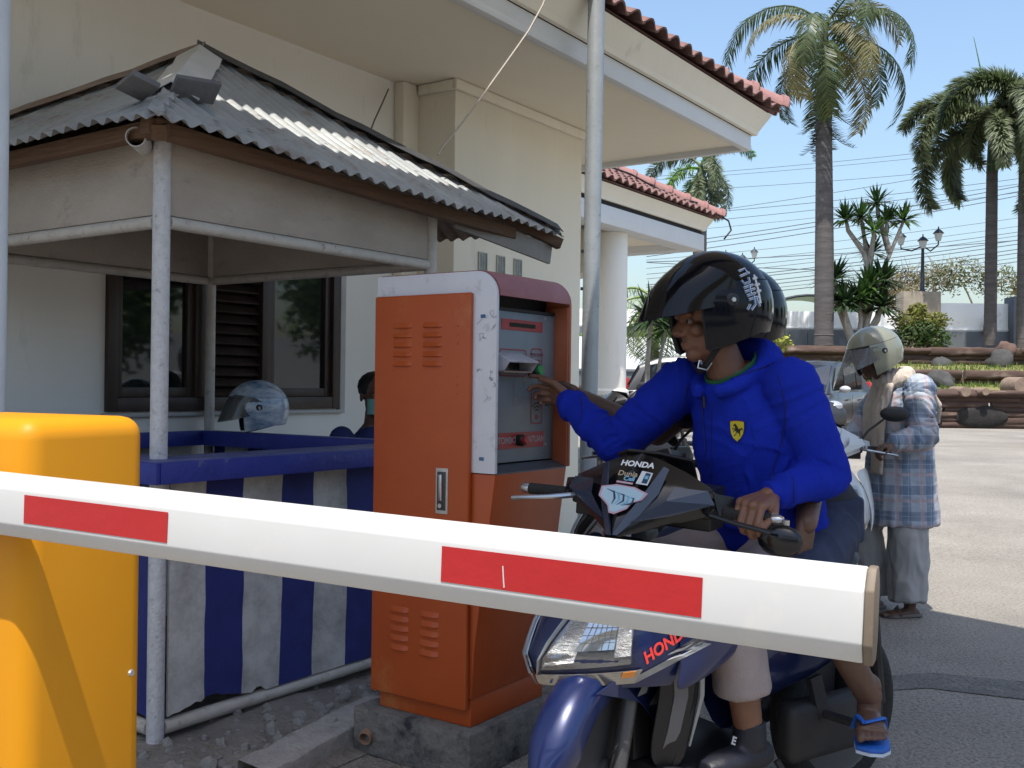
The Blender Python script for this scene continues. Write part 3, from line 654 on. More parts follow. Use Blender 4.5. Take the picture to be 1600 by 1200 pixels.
# ticket mouth
cx_, cz_ = hitm(803, 566, -.03)
q = MB(); W_ = .085
q.add([(cx_-W_,0,cz_+.035),(cx_+W_,0,cz_+.035),(cx_+W_+.005,-.075,cz_+.004),(cx_-W_-.005,-.075,cz_+.004),(cx_-W_,0,cz_+.028),(cx_+W_,0,cz_+.028),(cx_+W_+.005,-.073,cz_-.003),(cx_-W_-.005,-.073,cz_-.003)],[(0,1,2,3),(7,6,5,4),(0,4,5,1),(1,5,6,2),(2,6,7,3),(3,7,4,0)])
mouth = obj('ticket_mouth', q, M('mouth_plastic',(.42,.42,.45),.4,var=.1,scale=20), pnl, bevel=.002)
for s_ in (-1, 1):
    q = MB(); x = cx_+s_*(W_-.001); q.add([(x,0,cz_+.03),(x,-.072,cz_),(x,-.05,cz_-.03),(x,0,cz_-.035),(x+.005*s_,0,cz_+.03),(x+.005*s_,-.072,cz_),(x+.005*s_,-.05,cz_-.03),(x+.005*s_,0,cz_-.035)],[(0,1,2,3),(7,6,5,4),(0,4,5,1),(1,5,6,2),(2,6,7,3),(3,7,4,0)]); obj('side', q, MATS['mouth_plastic'], mouth)
q = MB(); q.box((cx_-W_+.01,-.002,cz_-.025),(cx_+W_-.01,-.0005,cz_+.02)); obj('slot', q, MATS['lcd_black'], mouth)
q = MB(); q.box((cx_-W_,-.05,cz_-.036),(cx_+W_,-.0,cz_-.031)); obj('tray', q, M('tan_plastic',(.30,.19,.14),.5), mouth)
# green button
gx, gzz = hitm(841, 579, -.03); ry = Matrix.Rotation(R(90), 3, 'X')
q = MB(); q.lathe([(.026,0),(.026,.03),(.022,.034)], 24, (gx,0,gzz), ry); btn = obj('button', q, M('button_black',(.012,.012,.012),.35), pnl, smooth=True)
q = MB(); q.lathe([(.0195,.03),(.0195,.042),(.016,.046)], 24, (gx,0,gzz), ry); obj('button_cap', q, M('button_green',(.01,.22,.05),.3), btn, smooth=True)
def ptext(body, x, z, size, mt, y=-.0022, **k):
    return letters('lettering', body, size, mt, frame((x, y, z), (1,0,0), (0,0,1)), pnl, ext=.0003, **k)
lt = M('panel_lettering', (.36,.30,.30), .5)
mxx = (o2[0]+o2[1])/2
ptext('TEKAN TOMBOL', mxx, o2[3]-.022, .0115, redl); ptext('AMBIL TIKET', mxx, o2[3]-.045, .0115, redl)
q = MB(); q.box((mxx-.028,-.002,o2[3]-.030),(mxx+.028,-.0015,o2[3]-.0285)); obj('rule', q, redl, pnl)
m3 = (o3[0]+o3[1])/2
ptext('TEMPEL', m3, o3[3]-.03, .014, redl); ptext('KARTU', m3, o3[3]-.05, .014, redl)
blk = M('print_dark', (.03,.03,.035), .5)
for k in range(3):     # contactless waves
    q = MB(); r_ = .012+.012*k; zc = o3[2]+.038
    q.grid([[(m3+(r_+w_)*math.sin(R(-50+100*i/8)), -.0016, zc+(r_+w_)*math.cos(R(-50+100*i/8))) for i in range(9)] for w_ in (0,.0045)]); obj('wave_mark', q, blk, pnl)
q = MB(); q.lathe([(.009,0),(.009,.0008)], 16, (m3,-.001,o3[2]+.026), ry); obj('dot_mark', q, redl, pnl)
_, bb = plate(779, 677, 848, 697, redp, 'help_strip')
zc = (bb[2]+bb[3])/2; rx_, _z = hitm(817, 686, -.02)
ptext('TOMBOL', (bb[0]+rx_)/2-.005, zc, .032, lt, y=-.0026, bold=.0006); ptext('BANTUAN', (bb[1]+rx_)/2+.012, zc, .032, lt, y=-.0026, bold=.0006)
q = MB(); q.lathe([(.021,0),(.021,.02),(.017,.024)], 20, (rx_,-.002,zc), ry); hb = obj('help_button', q, MATS['button_black'], pnl, smooth=True)
q = MB(); q.lathe([(.015,.02),(.015,.034),(.012,.037)], 20, (rx_,-.002,zc), ry); obj('button_cap', q, M('button_red',(.32,.02,.02),.35), hb, smooth=True)
scr = M('screw_metal', (.5,.5,.5), .3, metal=.8)
for px, py in ((851,498),(852,694)):
    x, z = hitm(px, py, 0); q = MB(); q.lathe([(.006,0),(.005,.003)], 10, (x,0,z), ry); obj('screw', q, scr, pnl)
# worn patch marks on the panel
wp = M('scuffed_film', (.20,.21,.215), .4, var=.15, scale=30)
for pts in (((803,600),(807,606),(806,616),(802,613)), ((801,622),(806,620),(810,630),(803,634)), ((817,590),(825,584),(822,607),(818,604)), ((809,627),(817,622),(819,632),(811,634))):
    q = MB(); vs = [(hitm(a,b_,0)[0], -.0014, hitm(a,b_,0)[1]) for a,b_ in pts]; q.add(vs, [tuple(range(len(vs)))]); obj('scuff', q, wp, pnl)
# side door with louvres and a lock
q = MB(); q.box((-.026,.003,.228),(-.0045,MD-.002,1.642)); dr = obj('door', q, orange, tm, bevel=.007, seg=3)
def louvre(yc, zc, wd=.085):
    q = MB(); n = 6; rows = []
    for i in range(n+1):
        t = i/n; e_ = math.sin(math.pi*t)**.35 if 0<t<1 else 0
        rows.append([(-.0262, yc-wd/2+wd*t, zc+.011), (-.0262-.006*e_, yc-wd/2+wd*t, zc+.001), (-.0262-.011*e_, yc-wd/2+wd*t, zc-.006), (-.0262-.002*e_, yc-wd/2+wd*t, zc-.008)])
    q.grid(rows, th=-.0015); obj('louvre', q, orange, dr, smooth=True, angle=50)
for zc0 in (1.40, .40):
    for yc in (.165, .30):
        for k in range(5): louvre(yc, zc0+.0335*k)
zc = .965; yk = .115
q = MB(); q.box((-.0285,yk-.026,zc-.078),(-.0262,yk+.026,zc+.078)); lk = obj('lock_plate', q, M('lock_surround',(.45,.42,.38),.5,var=.2,scale=20), dr, bevel=.004)
q = MB(); q.box((-.031,yk-.0185,zc-.066),(-.0286,yk+.0185,zc+.066)); obj('lock_recess', q, M('lock_dark',(.05,.05,.05),.4), lk, bevel=.004)
q = MB(); q.bar((-.034,yk,zc-.035),(-.036,yk,zc+.058),.017,.010,up=(1,0,0)); obj('lock_handle', q, M('chrome',(.45,.45,.46),.25,metal=.9), lk, bevel=.004)
q = MB(); q.lathe([(.008,0),(.008,.008)], 14, (-.031,yk,zc-.05), Matrix.Rotation(R(-90),3,'Y')); obj('keyhole', q, MATS['chrome'], lk)
for z0 in (1.47, 1.30):
    for k in range(3):
        q = MB(); q.lathe([(.004,0),(.003,.002)], 8, (-.026,.055,z0+.03*k), Matrix.Rotation(R(-90),3,'Y')); obj('rivet', q, orange, dr)
ink = M('scribble_ink', (.22,.22,.26), .6); inkb = M('sticker_blue', (.05,.13,.25), .5)
random.seed(5)
for k in range(9):      # pen scribbles on the white strip
    y0, z0 = random.uniform(-.082,-.03), random.uniform(1.1,1.62); pts = [Vector((-.0045, y0, z0))]
    for i in range(random.randint(4,9)): pts.append(Vector((-.0046, min(-.01,max(-.09,pts[-1].y+random.uniform(-.016,.016))), pts[-1].z+random.uniform(-.014,.014))))
    q = MB(); q.tube(pts, .0007, 4); obj('scribble', q, ink, tm)
for z0 in (1.555, 1.075): q = MB(); q.box((-.0052,-.045,z0),(-.0045,-.025,z0+.012)); obj('sticker', q, inkb, tm)
# ================================================================ boom barrier
a_l = Vector((-.907,1.81,1.112)); a_r = Vector((.408,1.17,1.073)); ad = (a_r-a_l).normalized(); ang = math.atan2(ad.y, ad.x)
fy = Vector((-ad.y, ad.x, 0)).normalized()
yel = M('yellow_powder_coat', (.60,.245,.004), .5, scale=3, col2=(.63,.262,.005), spec=.35, bump=.03, bscale=300)
BC = Vector((-.882, 1.848, 0))
bb_ = thing('barrier_gate', 'yellow boom barrier housing with a lowered white arm marked in red', 'barrier', BC, ang)
q = MB(); q.box((-.40,.0,.02),(.012,.290,1.258)); obj('housing', q, yel, bb_, bevel=.040, seg=5)
q = MB(); q.box((-.43,-.03,0),(.03,.30,.0195)); obj('base_plate', q, M('dark_base',(.05,.05,.05),.7), bb_)
BI = (Matrix.Translation(BC) @ Matrix.Rotation(ang,4,'Z')).inverted()
armw = M('arm_white_paint', (.53,.53,.515), .4, scale=4, col2=(.57,.57,.555), dirt=(.62,.60,.55), dirt_amt=.14, dirt_scale=9)
L0 = BI @ (a_l - ad*.34); Lr = BI @ a_r; dl = (Lr-L0).normalized(); upl = Vector((0,0,1)); upl = (upl-dl*upl.dot(dl)).normalized(); sd_ = dl.cross(upl)   # sd_ points to the camera side (-y)
prof = [(-.024,.031),(-.010,.054),(.010,.054),(.026,.031),(.027,-.029),(.013,-.0535),(-.013,-.0535),(-.024,-.029)]
q = MB(); q.add([p + sd_*a + upl*b_ for p in (L0, Lr) for a, b_ in prof], [tuple(range(7,-1,-1)), tuple(range(8,16))]+[(i,(i+1)%8,8+(i+1)%8,8+i) for i in range(8)])
arm = obj('arm', q, armw, bb_, bevel=.0025, seg=2)
q = MB(); pe = [(a*1.05,b_*1.03) for a,b_ in prof]; q.add([p + sd_*a + upl*b_ for p in (Lr+dl*.0005, Lr+dl*.011) for a, b_ in pe], [tuple(range(7,-1,-1)), tuple(range(8,16))]+[(i,(i+1)%8,8+(i+1)%8,8+i) for i in range(8)])
obj('end_cap', q, M('end_cap_brown',(.16,.125,.09),.6,var=.15,scale=30), arm, bevel=.002)
camL = BI @ Vector((0,0,HC))
def arm_t(px):
    """distance along the arm at picture column px"""
    lo, hi = 0.0, (Lr-L0).length
    for _ in range(50):
        mid = (lo+hi)/2; p = BI.inverted() @ (L0+dl*mid+sd_*.027); v = p-Vector((0,0,HC)); x = 800+FPX*v.dot(cr)/v.dot(cf)
        if x < px: lo = mid
        else: hi = mid
    return lo
redt = M('red_reflective_tape', (.36,.014,.016), .35, scale=3, col2=(.42,.018,.02), bump=.05, bscale=60)
for x0, x1 in ((38,262), (690,1097)):
    t0, t1 = arm_t(x0), arm_t(x1); rows = []
    for i in range(9):
        t = t0+(t1-t0)*i/8; o_ = .0278
        rows.append([L0+dl*t+sd_*(.0268+.0011)+upl*z for z in (.0245, 0, -.0235)])
    q = MB(); q.grid(rows, th=.0008); obj('red_tape', q, redt, arm)
t0 = arm_t(786); q = MB(); q.tube([L0+dl*(t0+dx)+sd_*.0284+upl*z for dx, z in ((0,.008),(.001,-.002),(.002,-.012),(.003,-.02))], .0009, 5); obj('tape_tear', q, armw, arm)
seam = M('seam_dark', (.10,.05,.004), .7)
q = MB(); q.box((.0122,.03,.33),(.0135,.26,.335)); obj('door_seam', q, seam, bb_)
for z in (.38,.74): q = MB(); q.lathe([(.008,0),(.006,.004)], 10, (.012,.25,z), Matrix.Rotation(R(90),3,'Y')); obj('screw', q, MATS['screw_metal'], bb_)
# ================================================================ scooters
navy = M('navy_metallic', (.006,.011,.055), .3, scale=900, col2=(.010,.022,.10), metal=.25, coat=.6)
blackp = M('black_plastic', (.012,.012,.014), .42); blackg = M('black_gloss', (.006,.006,.008), .2, coat=.2)
bluegrey = M('blue_grey_plastic', (.026,.034,.058), .25, coat=.4); silver = M('silver_decal', (.26,.27,.28), .35, metal=.3)
greyd = M('grey_decal', (.12,.12,.125), .4); rubber = M('tyre_rubber', (.018,.018,.018), .85, bump=.3, bscale=80)
alloy = M('alloy', (.10,.10,.105), .4, metal=.6); chrome = MATS['chrome']; grime = M('engine_black', (.02,.02,.021), .6, var=.3, scale=12)
lampc = M('lamp_reflector', (.30,.31,.32), .14, metal=.8, bump=.10, bscale=25)
lens = M('lamp_lens', (.02,.02,.022), .03, alpha=.12, coat=.6); amber = M('amber_lens', (.55,.20,.04), .2)
redh = M('red_lettering', (.55,.04,.03), .4); whl = M('white_lettering', (.75,.75,.75), .4)
def fair(t, z):
    """front cover surface: t -1..1 from the right edge to the left edge, z height"""
    zs = (.50,.56,.62,.70,.78,.86,.90); xc = (.70,.745,.765,.72,.65,.57,.53); yo = (.17,.22,.24,.235,.205,.15,.12); xo = (.47,.46,.46,.46,.475,.49,.49)
    z_ = min(max(z, zs[0]), zs[-1]); k = max(i for i in range(len(zs)-1) if zs[i] <= z_+1e-9); f = (z_-zs[k])/(zs[k+1]-zs[k]); L = lambda a: a[k]+(a[k+1]-a[k])*f
    a = abs(t); x = L(xc)-(L(xc)-L(xo))*a**1.45; y = L(yo)*(math.sin(a*math.pi/2)*.55+a*.45)
    return Vector((x, y if t >= 0 else -y, z))
def fair_patch(poly_rows, off, th, flip=False):
    """rows of (t,z) laid on the front cover, lifted by off"""
    rows = []
    for r_ in poly_rows:
        rr = []
        for t, z in r_:
            p = fair(t, z); n = (fair(t+.02, z)-fair(t-.02, z)).cross(fair(t, z+.01)-fair(t, z-.01)).normalized()
            if n.x < 0: n = -n
            rr.append(p+n*off)
        rows.append(rr)
    q = MB(); q.grid(rows, th=th); return q
def quadpatch(c, nu=8, nv=5):
    """bilinear rows from four (t,z) corners"""
    a, b_, c_, d = c; return [[tuple((a[i]*(1-u)+b_[i]*u)*(1-v)+(d[i]*(1-u)+c_[i]*u)*v for i in (0,1)) for u in [k/(nu-1) for k in range(nu)]] for v in [k/(nv-1) for k in range(nv)]]
def scooter(label, loc, alpha, steer_deg, paint, mats=None, stickers=True, full=True, name='scooter', group=None):
    rz = math.atan2(-math.cos(alpha), -math.sin(alpha))
    s = thing(name, label, 'scooter', loc, rz, group)
    hd = Vector((.42,0,.95)); ax = Vector((-.12,0,1)).normalized()
    MS = Matrix.Translation(hd) @ Matrix.Rotation(R(steer_deg), 4, ax) @ Matrix.Translation(-hd)
    def st(name, q, mt, parent=None, **k):
        o = obj(name, q, mt, parent or s, **k); o.data.transform(MS); return o
    # front cover and lamps
    q = MB(); q.grid([[fair(t/10, z) for t in range(-10, 11)] for z in (.90,.86,.82,.78,.74,.70,.66,.62,.59,.565,.545)], th=-.006); fc = obj('front_cover', q, paint, s, smooth=True, angle=60)
    for sg in (-1, 1):
        cs = [(.06*sg,.583),(.69*sg,.615),(.66*sg,.785),(.28*sg,.785)]
        hl = obj('headlight', fair_patch(quadpatch(cs, 12, 7), .003, .004), lampc, s, smooth=True)
        obj('lens', fair_patch(quadpatch([(.05*sg,.575),(.73*sg,.608),(.69*sg,.80),(.26*sg,.80)], 12, 7), .014, .003), lens, hl, smooth=True)
        bs_ = [(.32*sg,.64),(.57*sg,.65),(.55*sg,.755),(.38*sg,.755)]
        obj('lamp_cell', fair_patch(quadpatch(bs_, 8, 6), .0065, .003), M('lamp_cell', (.62,.68,.74), .05, metal=.9), hl, smooth=True)
        for k in range(1,6):
            t_ = k/6; e0 = [bs_[0][i]*(1-t_)+bs_[1][i]*t_ for i in (0,1)]; e1_ = [bs_[3][i]*(1-t_)+bs_[2][i]*t_ for i in (0,1)]; w_ = .006*sg
            obj('cell_line', fair_patch([[(e0[0],e0[1]),(e0[0]+w_,e0[1])],[((e0[0]+e1_[0])/2,(e0[1]+e1_[1])/2),((e0[0]+e1_[0])/2+w_,(e0[1]+e1_[1])/2)],[(e1_[0],e1_[1]),(e1_[0]+w_,e1_[1])]], .0072, .0006), greyd, hl)
            t_ = k/6; f0 = [bs_[0][i]*(1-t_)+bs_[3][i]*t_ for i in (0,1)]; f1_ = [bs_[1][i]*(1-t_)+bs_[2][i]*t_ for i in (0,1)]
            obj('cell_line', fair_patch([[(f0[0]*(1-u)+f1_[0]*u, f0[1]*(1-u)+f1_[1]*u+dz) for u in (0,.25,.5,.75,1)] for dz in (0,.0018)], .0072, .0006), greyd, hl)
        obj('lamp_bowl', fair_patch(quadpatch([(.10*sg,.597),(.33*sg,.615),(.38*sg,.77),(.30*sg,.77)], 6, 6), .0055, .003), M('ribbed_chrome', (.55,.56,.57), .12, metal=.9, bump=.6, bscale=60, stretch=(1,1,4)), hl, smooth=True)
        obj('lamp_bowl', fair_patch(quadpatch([(.58*sg,.63),(.68*sg,.635),(.65*sg,.765),(.57*sg,.76)], 5, 6), .0055, .003), MATS['ribbed_chrome'], hl, smooth=True)
        obj('lamp_rim', fair_patch(quadpatch([(.03*sg,.572),(.06*sg,.583),(.28*sg,.795),(.25*sg,.81)], 4, 7), .012, .006), silver, hl, smooth=True)
        obj('clear_strip', fair_patch(quadpatch([(.01*sg,.546),(.72*sg,.566),(.76*sg,.602),(.02*sg,.571)], 12, 4), .010, .004), M('clear_plastic', (.26,.25,.235), .10, metal=.7, scale=60, col2=(.42,.40,.37), stretch=(1,1,6)), hl, smooth=True)
        obj('indicator', fair_patch(quadpatch([(.63*sg,.582),(.71*sg,.586),(.72*sg,.602),(.64*sg,.598)], 5, 3), .0145, .002), amber, hl, smooth=True)
    # leg shields with decals
    def shield(sg):
        P = [[(.50,.14,.88),(.43,.20,.89),(.34,.225,.90)],[(.48,.20,.79),(.41,.245,.80),(.29,.255,.82)],[(.465,.237,.69),(.39,.268,.70),(.24,.265,.73)],[(.465,.247,.60),(.40,.275,.615),(.25,.265,.645)],[(.485,.232,.525),(.41,.255,.555),(.28,.245,.60)]]
        return [[Vector((x,y*sg,z)) for x,y,z in r_] for r_ in P]
    for sg in (-1, 1):
        q = MB(); q.grid(shield(sg), th=.006*sg); ls = obj('leg_shield', q, paint, s, sub=2)
        q = MB(); q.grid([[(.455,.15*sg,.66),(.36,.215*sg,.68)],[(.45,.15*sg,.52),(.35,.205*sg,.52)],[(.46,.125*sg,.40),(.36,.185*sg,.38)],[(.45,.10*sg,.29),(.37,.15*sg,.27)]], th=.008*sg); lo_ = obj('lower_shield', q, blackp, s, sub=2)
        if full:
            q = MB(); q.grid([[(.425,.176*sg,.60),(.395,.200*sg,.60)],[(.42,.178*sg,.50),(.385,.194*sg,.50)],[(.425,.158*sg,.40),(.395,.175*sg,.40)],[(.428,.125*sg,.30),(.415,.132*sg,.30)]], th=.010*-sg); obj('decal', q, greyd, lo_, smooth=True)
            q = MB(); q.grid([[(.365,.218*sg,.64),(.352,.222*sg,.64)],[(.358,.212*sg,.50),(.345,.214*sg,.50)],[(.372,.185*sg,.36),(.368,.187*sg,.36)]], th=.010*-sg); obj('decal', q, silver, lo_, smooth=True)
        if sg == 1 and full:
            DECAL_ON = ls
            s['_'] = 1; del s['_']
    # wheel, fork, fender follow the steering
    def wheel(cx, nm, xf):
        ry_ = Matrix.Rotation(R(90),3,'X'); q = MB(); pr_ = []
        for k in range(25): a = 2*math.pi*k/24; pr_.append((.242+.042*math.cos(a), .046*math.sin(a)))
        vs = []; fs = []; n = 40
        for r_, h in pr_[:-1]:
            for j in range(n): a = 2*math.pi*j/n; vs.append((cx+r_*math.cos(a), h, .285+r_*math.sin(a)))
        m_ = 24
        for i in range(m_):
            for j in range(n): fs.append((i*n+j, i*n+(j+1)%n, ((i+1)%m_)*n+(j+1)%n, ((i+1)%m_)*n+j))
        q.add(vs, fs); w_ = obj(nm, q, rubber, s, smooth=True)
        q = MB(); q.lathe([(.205,-.03),(.215,-.034),(.215,.034),(.205,.03)], 32, (cx,0,.285), ry_); q.lathe([(.05,-.045),(.05,.045)], 18, (cx,0,.285), ry_)
        for k in range(5):
            a = 2*math.pi*k/5; q.bar((cx+.045*math.cos(a),0,.285+.045*math.sin(a)), (cx+.207*math.cos(a+.12),0,.285+.207*math.sin(a+.12)), .03, .022, up=(0,1,0))
        r_ = obj('rim', q, alloy, w_, smooth=True)
        if xf: w_.data.transform(MS); r_.data.transform(MS)
    wheel(.60, 'front_wheel', True); wheel(-.55, 'rear_wheel', False)
    rows = []
    for i in range(19):
        a = R(4+128*i/18); wd = .064*min(1, .40+i*.16)*(1 if i < 15 else 1-.1*(i-14)); r0 = .318 if i > 2 else .318+.006*(2-i)
        rows.append([(.60+(r0-dr)*math.cos(a), wd*yy, .285+(r0-dr)*math.sin(a)) for yy, dr in ((-1,.085),(-1.0,.045),(-.82,.014),(-.45,.002),(0,-.004),(.45,.002),(.82,.014),(1.0,.045),(1,.085))])
    q = MB(); q.grid(rows, th=.004); fn_ = st('front_fender', q, paint, smooth=True, angle=60)
    for sg in (-1,1):
        pl_ = [(.74,.555),(.66,.578),(.54,.585),(.42,.565),(.33,.50),(.31,.40),(.36,.345),(.45,.415),(.55,.49),(.66,.53)]; yp_ = lambda x: .070+.040*min(1,max(0,(.74-x)/.15))
        q = MB(); q.add([(x,sg*yp_(x),z) for x,z in pl_]+[(x,sg*(yp_(x)-.005),z) for x,z in pl_], [tuple(range(10)),tuple(range(19,9,-1))]+[(i,(i+1)%10,10+(i+1)%10,10+i) for i in range(10)]); sp_ = st('side_panel', q, paint, fn_)
        if full:
            for dp in ([(.58,.515),(.50,.575),(.46,.572),(.52,.51)],[(.50,.47),(.44,.50),(.39,.555),(.40,.49),(.36,.44)]):
                q = MB(); q.add([(x,sg*(yp_(x)+.0015),z) for x,z in dp], [tuple(range(len(dp)))]); st('decal', q, silver, fn_)
    if full: letters('lettering', 'Combi Brake', .030, whl, MS @ frame((.365,.1125,.475), (-.138,0,.10), (.10,0,.138)), fn_, ext=.0005, bold=.0006, shear=.1)
    for sg in (-1,1):
        q = MB(); q.tube([(.60,.073*sg,.285),(.57,.073*sg,.40),(.515,.068*sg,.58),(.45,.05*sg,.80)], [.022,.024,.026,.026], 12); st('fork', q, alloy, smooth=True)
    q = MB(); q.grid([[(.60,y,.53),(.57,y*1.1,.60),(.50,y,.70)] for y in (-.10,-.05,.05,.10)], th=.01); q.box((.40,-.06,.30),(.46,.06,.56)); obj('inner_cover', q, blackp, s, bevel=.01)
    # handlebar cover and controls
    hc = lambda t, k: None
    Z = ((1.14,.375,.375,.05),(1.11,.415,.365,.13),(1.075,.452,.36,.20),(1.035,.487,.365,.245),(.995,.517,.39,.20),(.965,.538,.45,.11),(.935,.552,.545,.014))
    rows = []
    for z, xc, xo, yo in Z: rows.append([(xc-(xc-xo)*abs(t)**1.3, yo*t, z-.012*abs(t)) for t in [k/6 for k in range(-6,7)]])
    q = MB(); q.grid(rows, th=-.008); cv = st('handlebar_cover', q, blackg if full else paint, smooth=True, angle=28)
    q = MB(); q.grid([[(.375,y*.05,1.14),(.29,y*.12,1.12),(.24,y*.12,1.05)] for y in (-1,0,1)], th=.01); q.box((.26,-.21,.94),(.37,.21,1.06)); st('meter_housing', q, blackp, bevel=.02, seg=3)
    for sg in (-1,1):       # ridges and facets either side of the V
        f = lambda x,y,z: (x+.006, y*sg, z)
        q = MB(); q.grid([[f(.418,.085,1.112),f(.414,.10,1.105)],[f(.468,.062,1.055),f(.455,.088,1.04)],[f(.52,.028,.985),f(.508,.052,.975)],[f(.556,.004,.93),f(.552,.016,.928)]], th=.006); st('ridge', q, bluegrey if full else paint, cv, smooth=True)
        q = MB(); q.grid([[f(.43,.125,1.06),f(.385,.205,1.055)],[f(.462,.115,1.025),f(.385,.225,1.02)],[f(.525,.04,.965),f(.46,.125,.985)]], th=.004); st('facet', q, bluegrey if full else paint, cv)
        q = MB(); q.grid([[f(.375,.215,1.05),f(.33,.26,1.04)],[f(.375,.235,.985),f(.33,.27,.98)]], th=.005); st('cover_wing', q, blackp if full else paint, cv)
        q = MB(); q.tube([(.365,.16*sg,1.0),(.355,.40*sg,.995)], .011, 10); st('handlebar', q, grime, smooth=True)
        q = MB(); q.tube([(.36,.245*sg,.998),(.355,.375*sg,.995)], .0175, 14); gr = st('grip', q, rubber, smooth=True)
        q = MB(); q.lathe([(.016,0),(.017,.02),(.012,.028)], 14, (.354,.378*sg,.995), Matrix.Rotation(R(-90*sg),3,'X')); st('bar_end', q, chrome, gr, smooth=True)
        q = MB(); q.box((.335,.185*sg-.03,.975),(.39,.185*sg+.03,1.025)); st('switch_box', q, blackp, bevel=.008)
        q = MB(); q.tube([(.385,.195*sg,1.0),(.425,.23*sg,.995),(.435,.30*sg,.985),(.43,.37*sg,.975),(.425,.395*sg,.97)], [.009,.008,.007,.007,.009], 8); st('brake_lever', q, chrome if sg == -1 or not full else blackp, smooth=True)
    if full:
        q = MB(); q.ell((.37,.405,.945), (.025,.062,.045), 16); mr = st('mirror', q, blackg, smooth=True); q = MB(); q.tube([(.36,.33,1.0),(.345,.39,1.0),(.36,.405,.96)], .007, 8); st('mirror_stem', q, blackp, mr); q = MB(); q.lathe([(.012,0),(.012,.022)], 10, (.345,.375,.99)); q.lathe([(.010,0),(.010,.02)], 10, (.36,.415,.98)); st('mirror_bolt', q, chrome, mr)
    else:
        for sg in (1,):
            q = MB(); q.ell((.34,.40,1.20), (.025,.085,.045), 16); mr = st('mirror', q, blackp, smooth=True); q = MB(); q.tube([(.36,.2,1.03),(.35,.25,1.10),(.34,.34,1.17)], .007, 8); st('mirror_stem', q, blackp, mr)
    # body, seat, floor, engine
    q = MB(); q.grid([[(.43,y*.11,.90),(.40,y*.20,.80),(.36,y*.22,.65),(.37,y*.20,.48),(.40,y*.15,.30)] for y in (-1,-.5,0,.5,1)], th=.012); obj('inner_shield', q, blackp, s, smooth=True)
    q = MB(); q.box((.02,-.17,.24),(.44,.17,.30)); obj('floorboard', q, blackp, s, bevel=.02)
    secs = [(.06,.10,.30,.66),(-.03,.13,.36,.73),(-.2,.165,.40,.74),(-.36,.165,.44,.76),(-.5,.13,.53,.78),(-.62,.075,.62,.80),(-.68,.03,.70,.79)]
    rows = []
    for x, hw, z0, z1 in secs: rows.append([(x, hw*math.cos(a)*(1 if abs(math.cos(a))>.3 else .9), (z0+z1)/2+(z1-z0)/2*math.sin(a)) for a in [2*math.pi*k/16 for k in range(17)]])
    q = MB(); q.grid(rows); obj('body', q, paint, s, smooth=True)
    rows = []
    for x, hw, z0, z1 in [(.10,.05,.70,.745),(.04,.10,.70,.785),(-.15,.135,.70,.775),(-.34,.15,.71,.80),(-.48,.13,.73,.825),(-.58,.09,.75,.82),(-.63,.04,.76,.80)]: rows.append([(x, hw*math.cos(a), (z0+z1)/2+(z1-z0)/2*math.sin(a)) for a in [2*math.pi*k/14 for k in range(15)]])
    q = MB(); q.grid(rows); obj('seat', q, M('seat_vinyl',(.015,.015,.016),.55,bump=.1,bscale=120), s, smooth=True)
    q = MB(); q.box((-.66,.075,.20),(-.08,.155,.38)); obj('engine_case', q, grime, s, bevel=.03, seg=3)
    q = MB(); q.tube([(-.05,-.10,.24),(-.3,-.14,.25),(-.42,-.16,.30),(-.80,-.17,.36)], [.02,.03,.055,.05], 14); obj('exhaust', q, grime, s, smooth=True)
    for sg in (-1,1): 
        q = MB(); q.tube([(-.22,.13*sg,.34),(-.24,.30*sg,.335)], .014, 10); q.bar((-.2,.13*sg,.45),(-.22,.15*sg,.33),.05,.02,up=(0,1,0)); obj('footpeg', q, grime, s)
        q = MB(); q.tube([(-.60,.16*sg,.34),(-.52,.165*sg,.68)], .022, 10); obj('shock', q, grime, s, smooth=True)
    q = MB(); q.box((-.70,-.07,.68),(-.66,.07,.74)); obj('tail_light', q, M('red_lens',(.35,.01,.01),.15), s, bevel=.01)
    q = MB(); q.tube([(-.55,.07,.30),(-.60,.0,.52),(-.72,-.0,.54)], [.05,.07,.03], 12); obj('rear_fender', q, blackp, s, smooth=True)
    q = MB(); q.tube([(-.05,.12,.22),(-.12,.22,.02)], .011, 8); obj('side_stand', q, grime, s)
    if stickers:
        def pl_(u, v): return MS @ Vector((.505-.12*(v)+.010-.0*u, u, .985+v*.75))    # centre plate of the V
        fu = (MS.to_3x3() @ Vector((0,1,0))); fv = (MS.to_3x3() @ Vector((-.70,0,.72)))
        def fr_(y, z, lift=.0):
            k = [i for i in range(6) if Z[i+1][0] <= z <= Z[i][0]][0]; f = (z-Z[k][0])/(Z[k+1][0]-Z[k][0]); x = Z[k][1]+(Z[k+1][1]-Z[k][1])*f
            return frame(MS @ Vector((x+.010+lift, y, z)), fu, fv)
        letters('lettering', 'HONDA', .027, whl, fr_(.006,1.112), cv, ext=.0005, bold=.0008)
        def poly_st(name, pts, fr, mt, d=.001): q = MB(); q.prism(pts, ((0,0,0),(1,0,0),(0,1,0)), d); o = obj(name, q, mt, cv); o.data.transform(fr); return o
        f1 = fr_(.004,1.080,.002); wht = M('sticker_white',(.60,.62,.64),.4); cyan = M('sticker_cyan',(.16,.42,.55),.4); pink = M('sticker_pink',(.5,.32,.38),.4); dkb = M('sticker_dark',(.02,.05,.10),.4)
        poly_st('sticker', [(.022,-.022),(.058,-.024),(.06,.02),(.026,.024)], f1, wht); poly_st('sticker', [(.038,-.018),(.054,-.019),(.055,.016),(.04,.018)], f1 @ Matrix.Translation((0,0,.001)), dkb); poly_st('sticker', [(.042,-.004),(.052,-.005),(.052,.006),(.043,.008)], f1 @ Matrix.Translation((0,0,.002)), cyan)
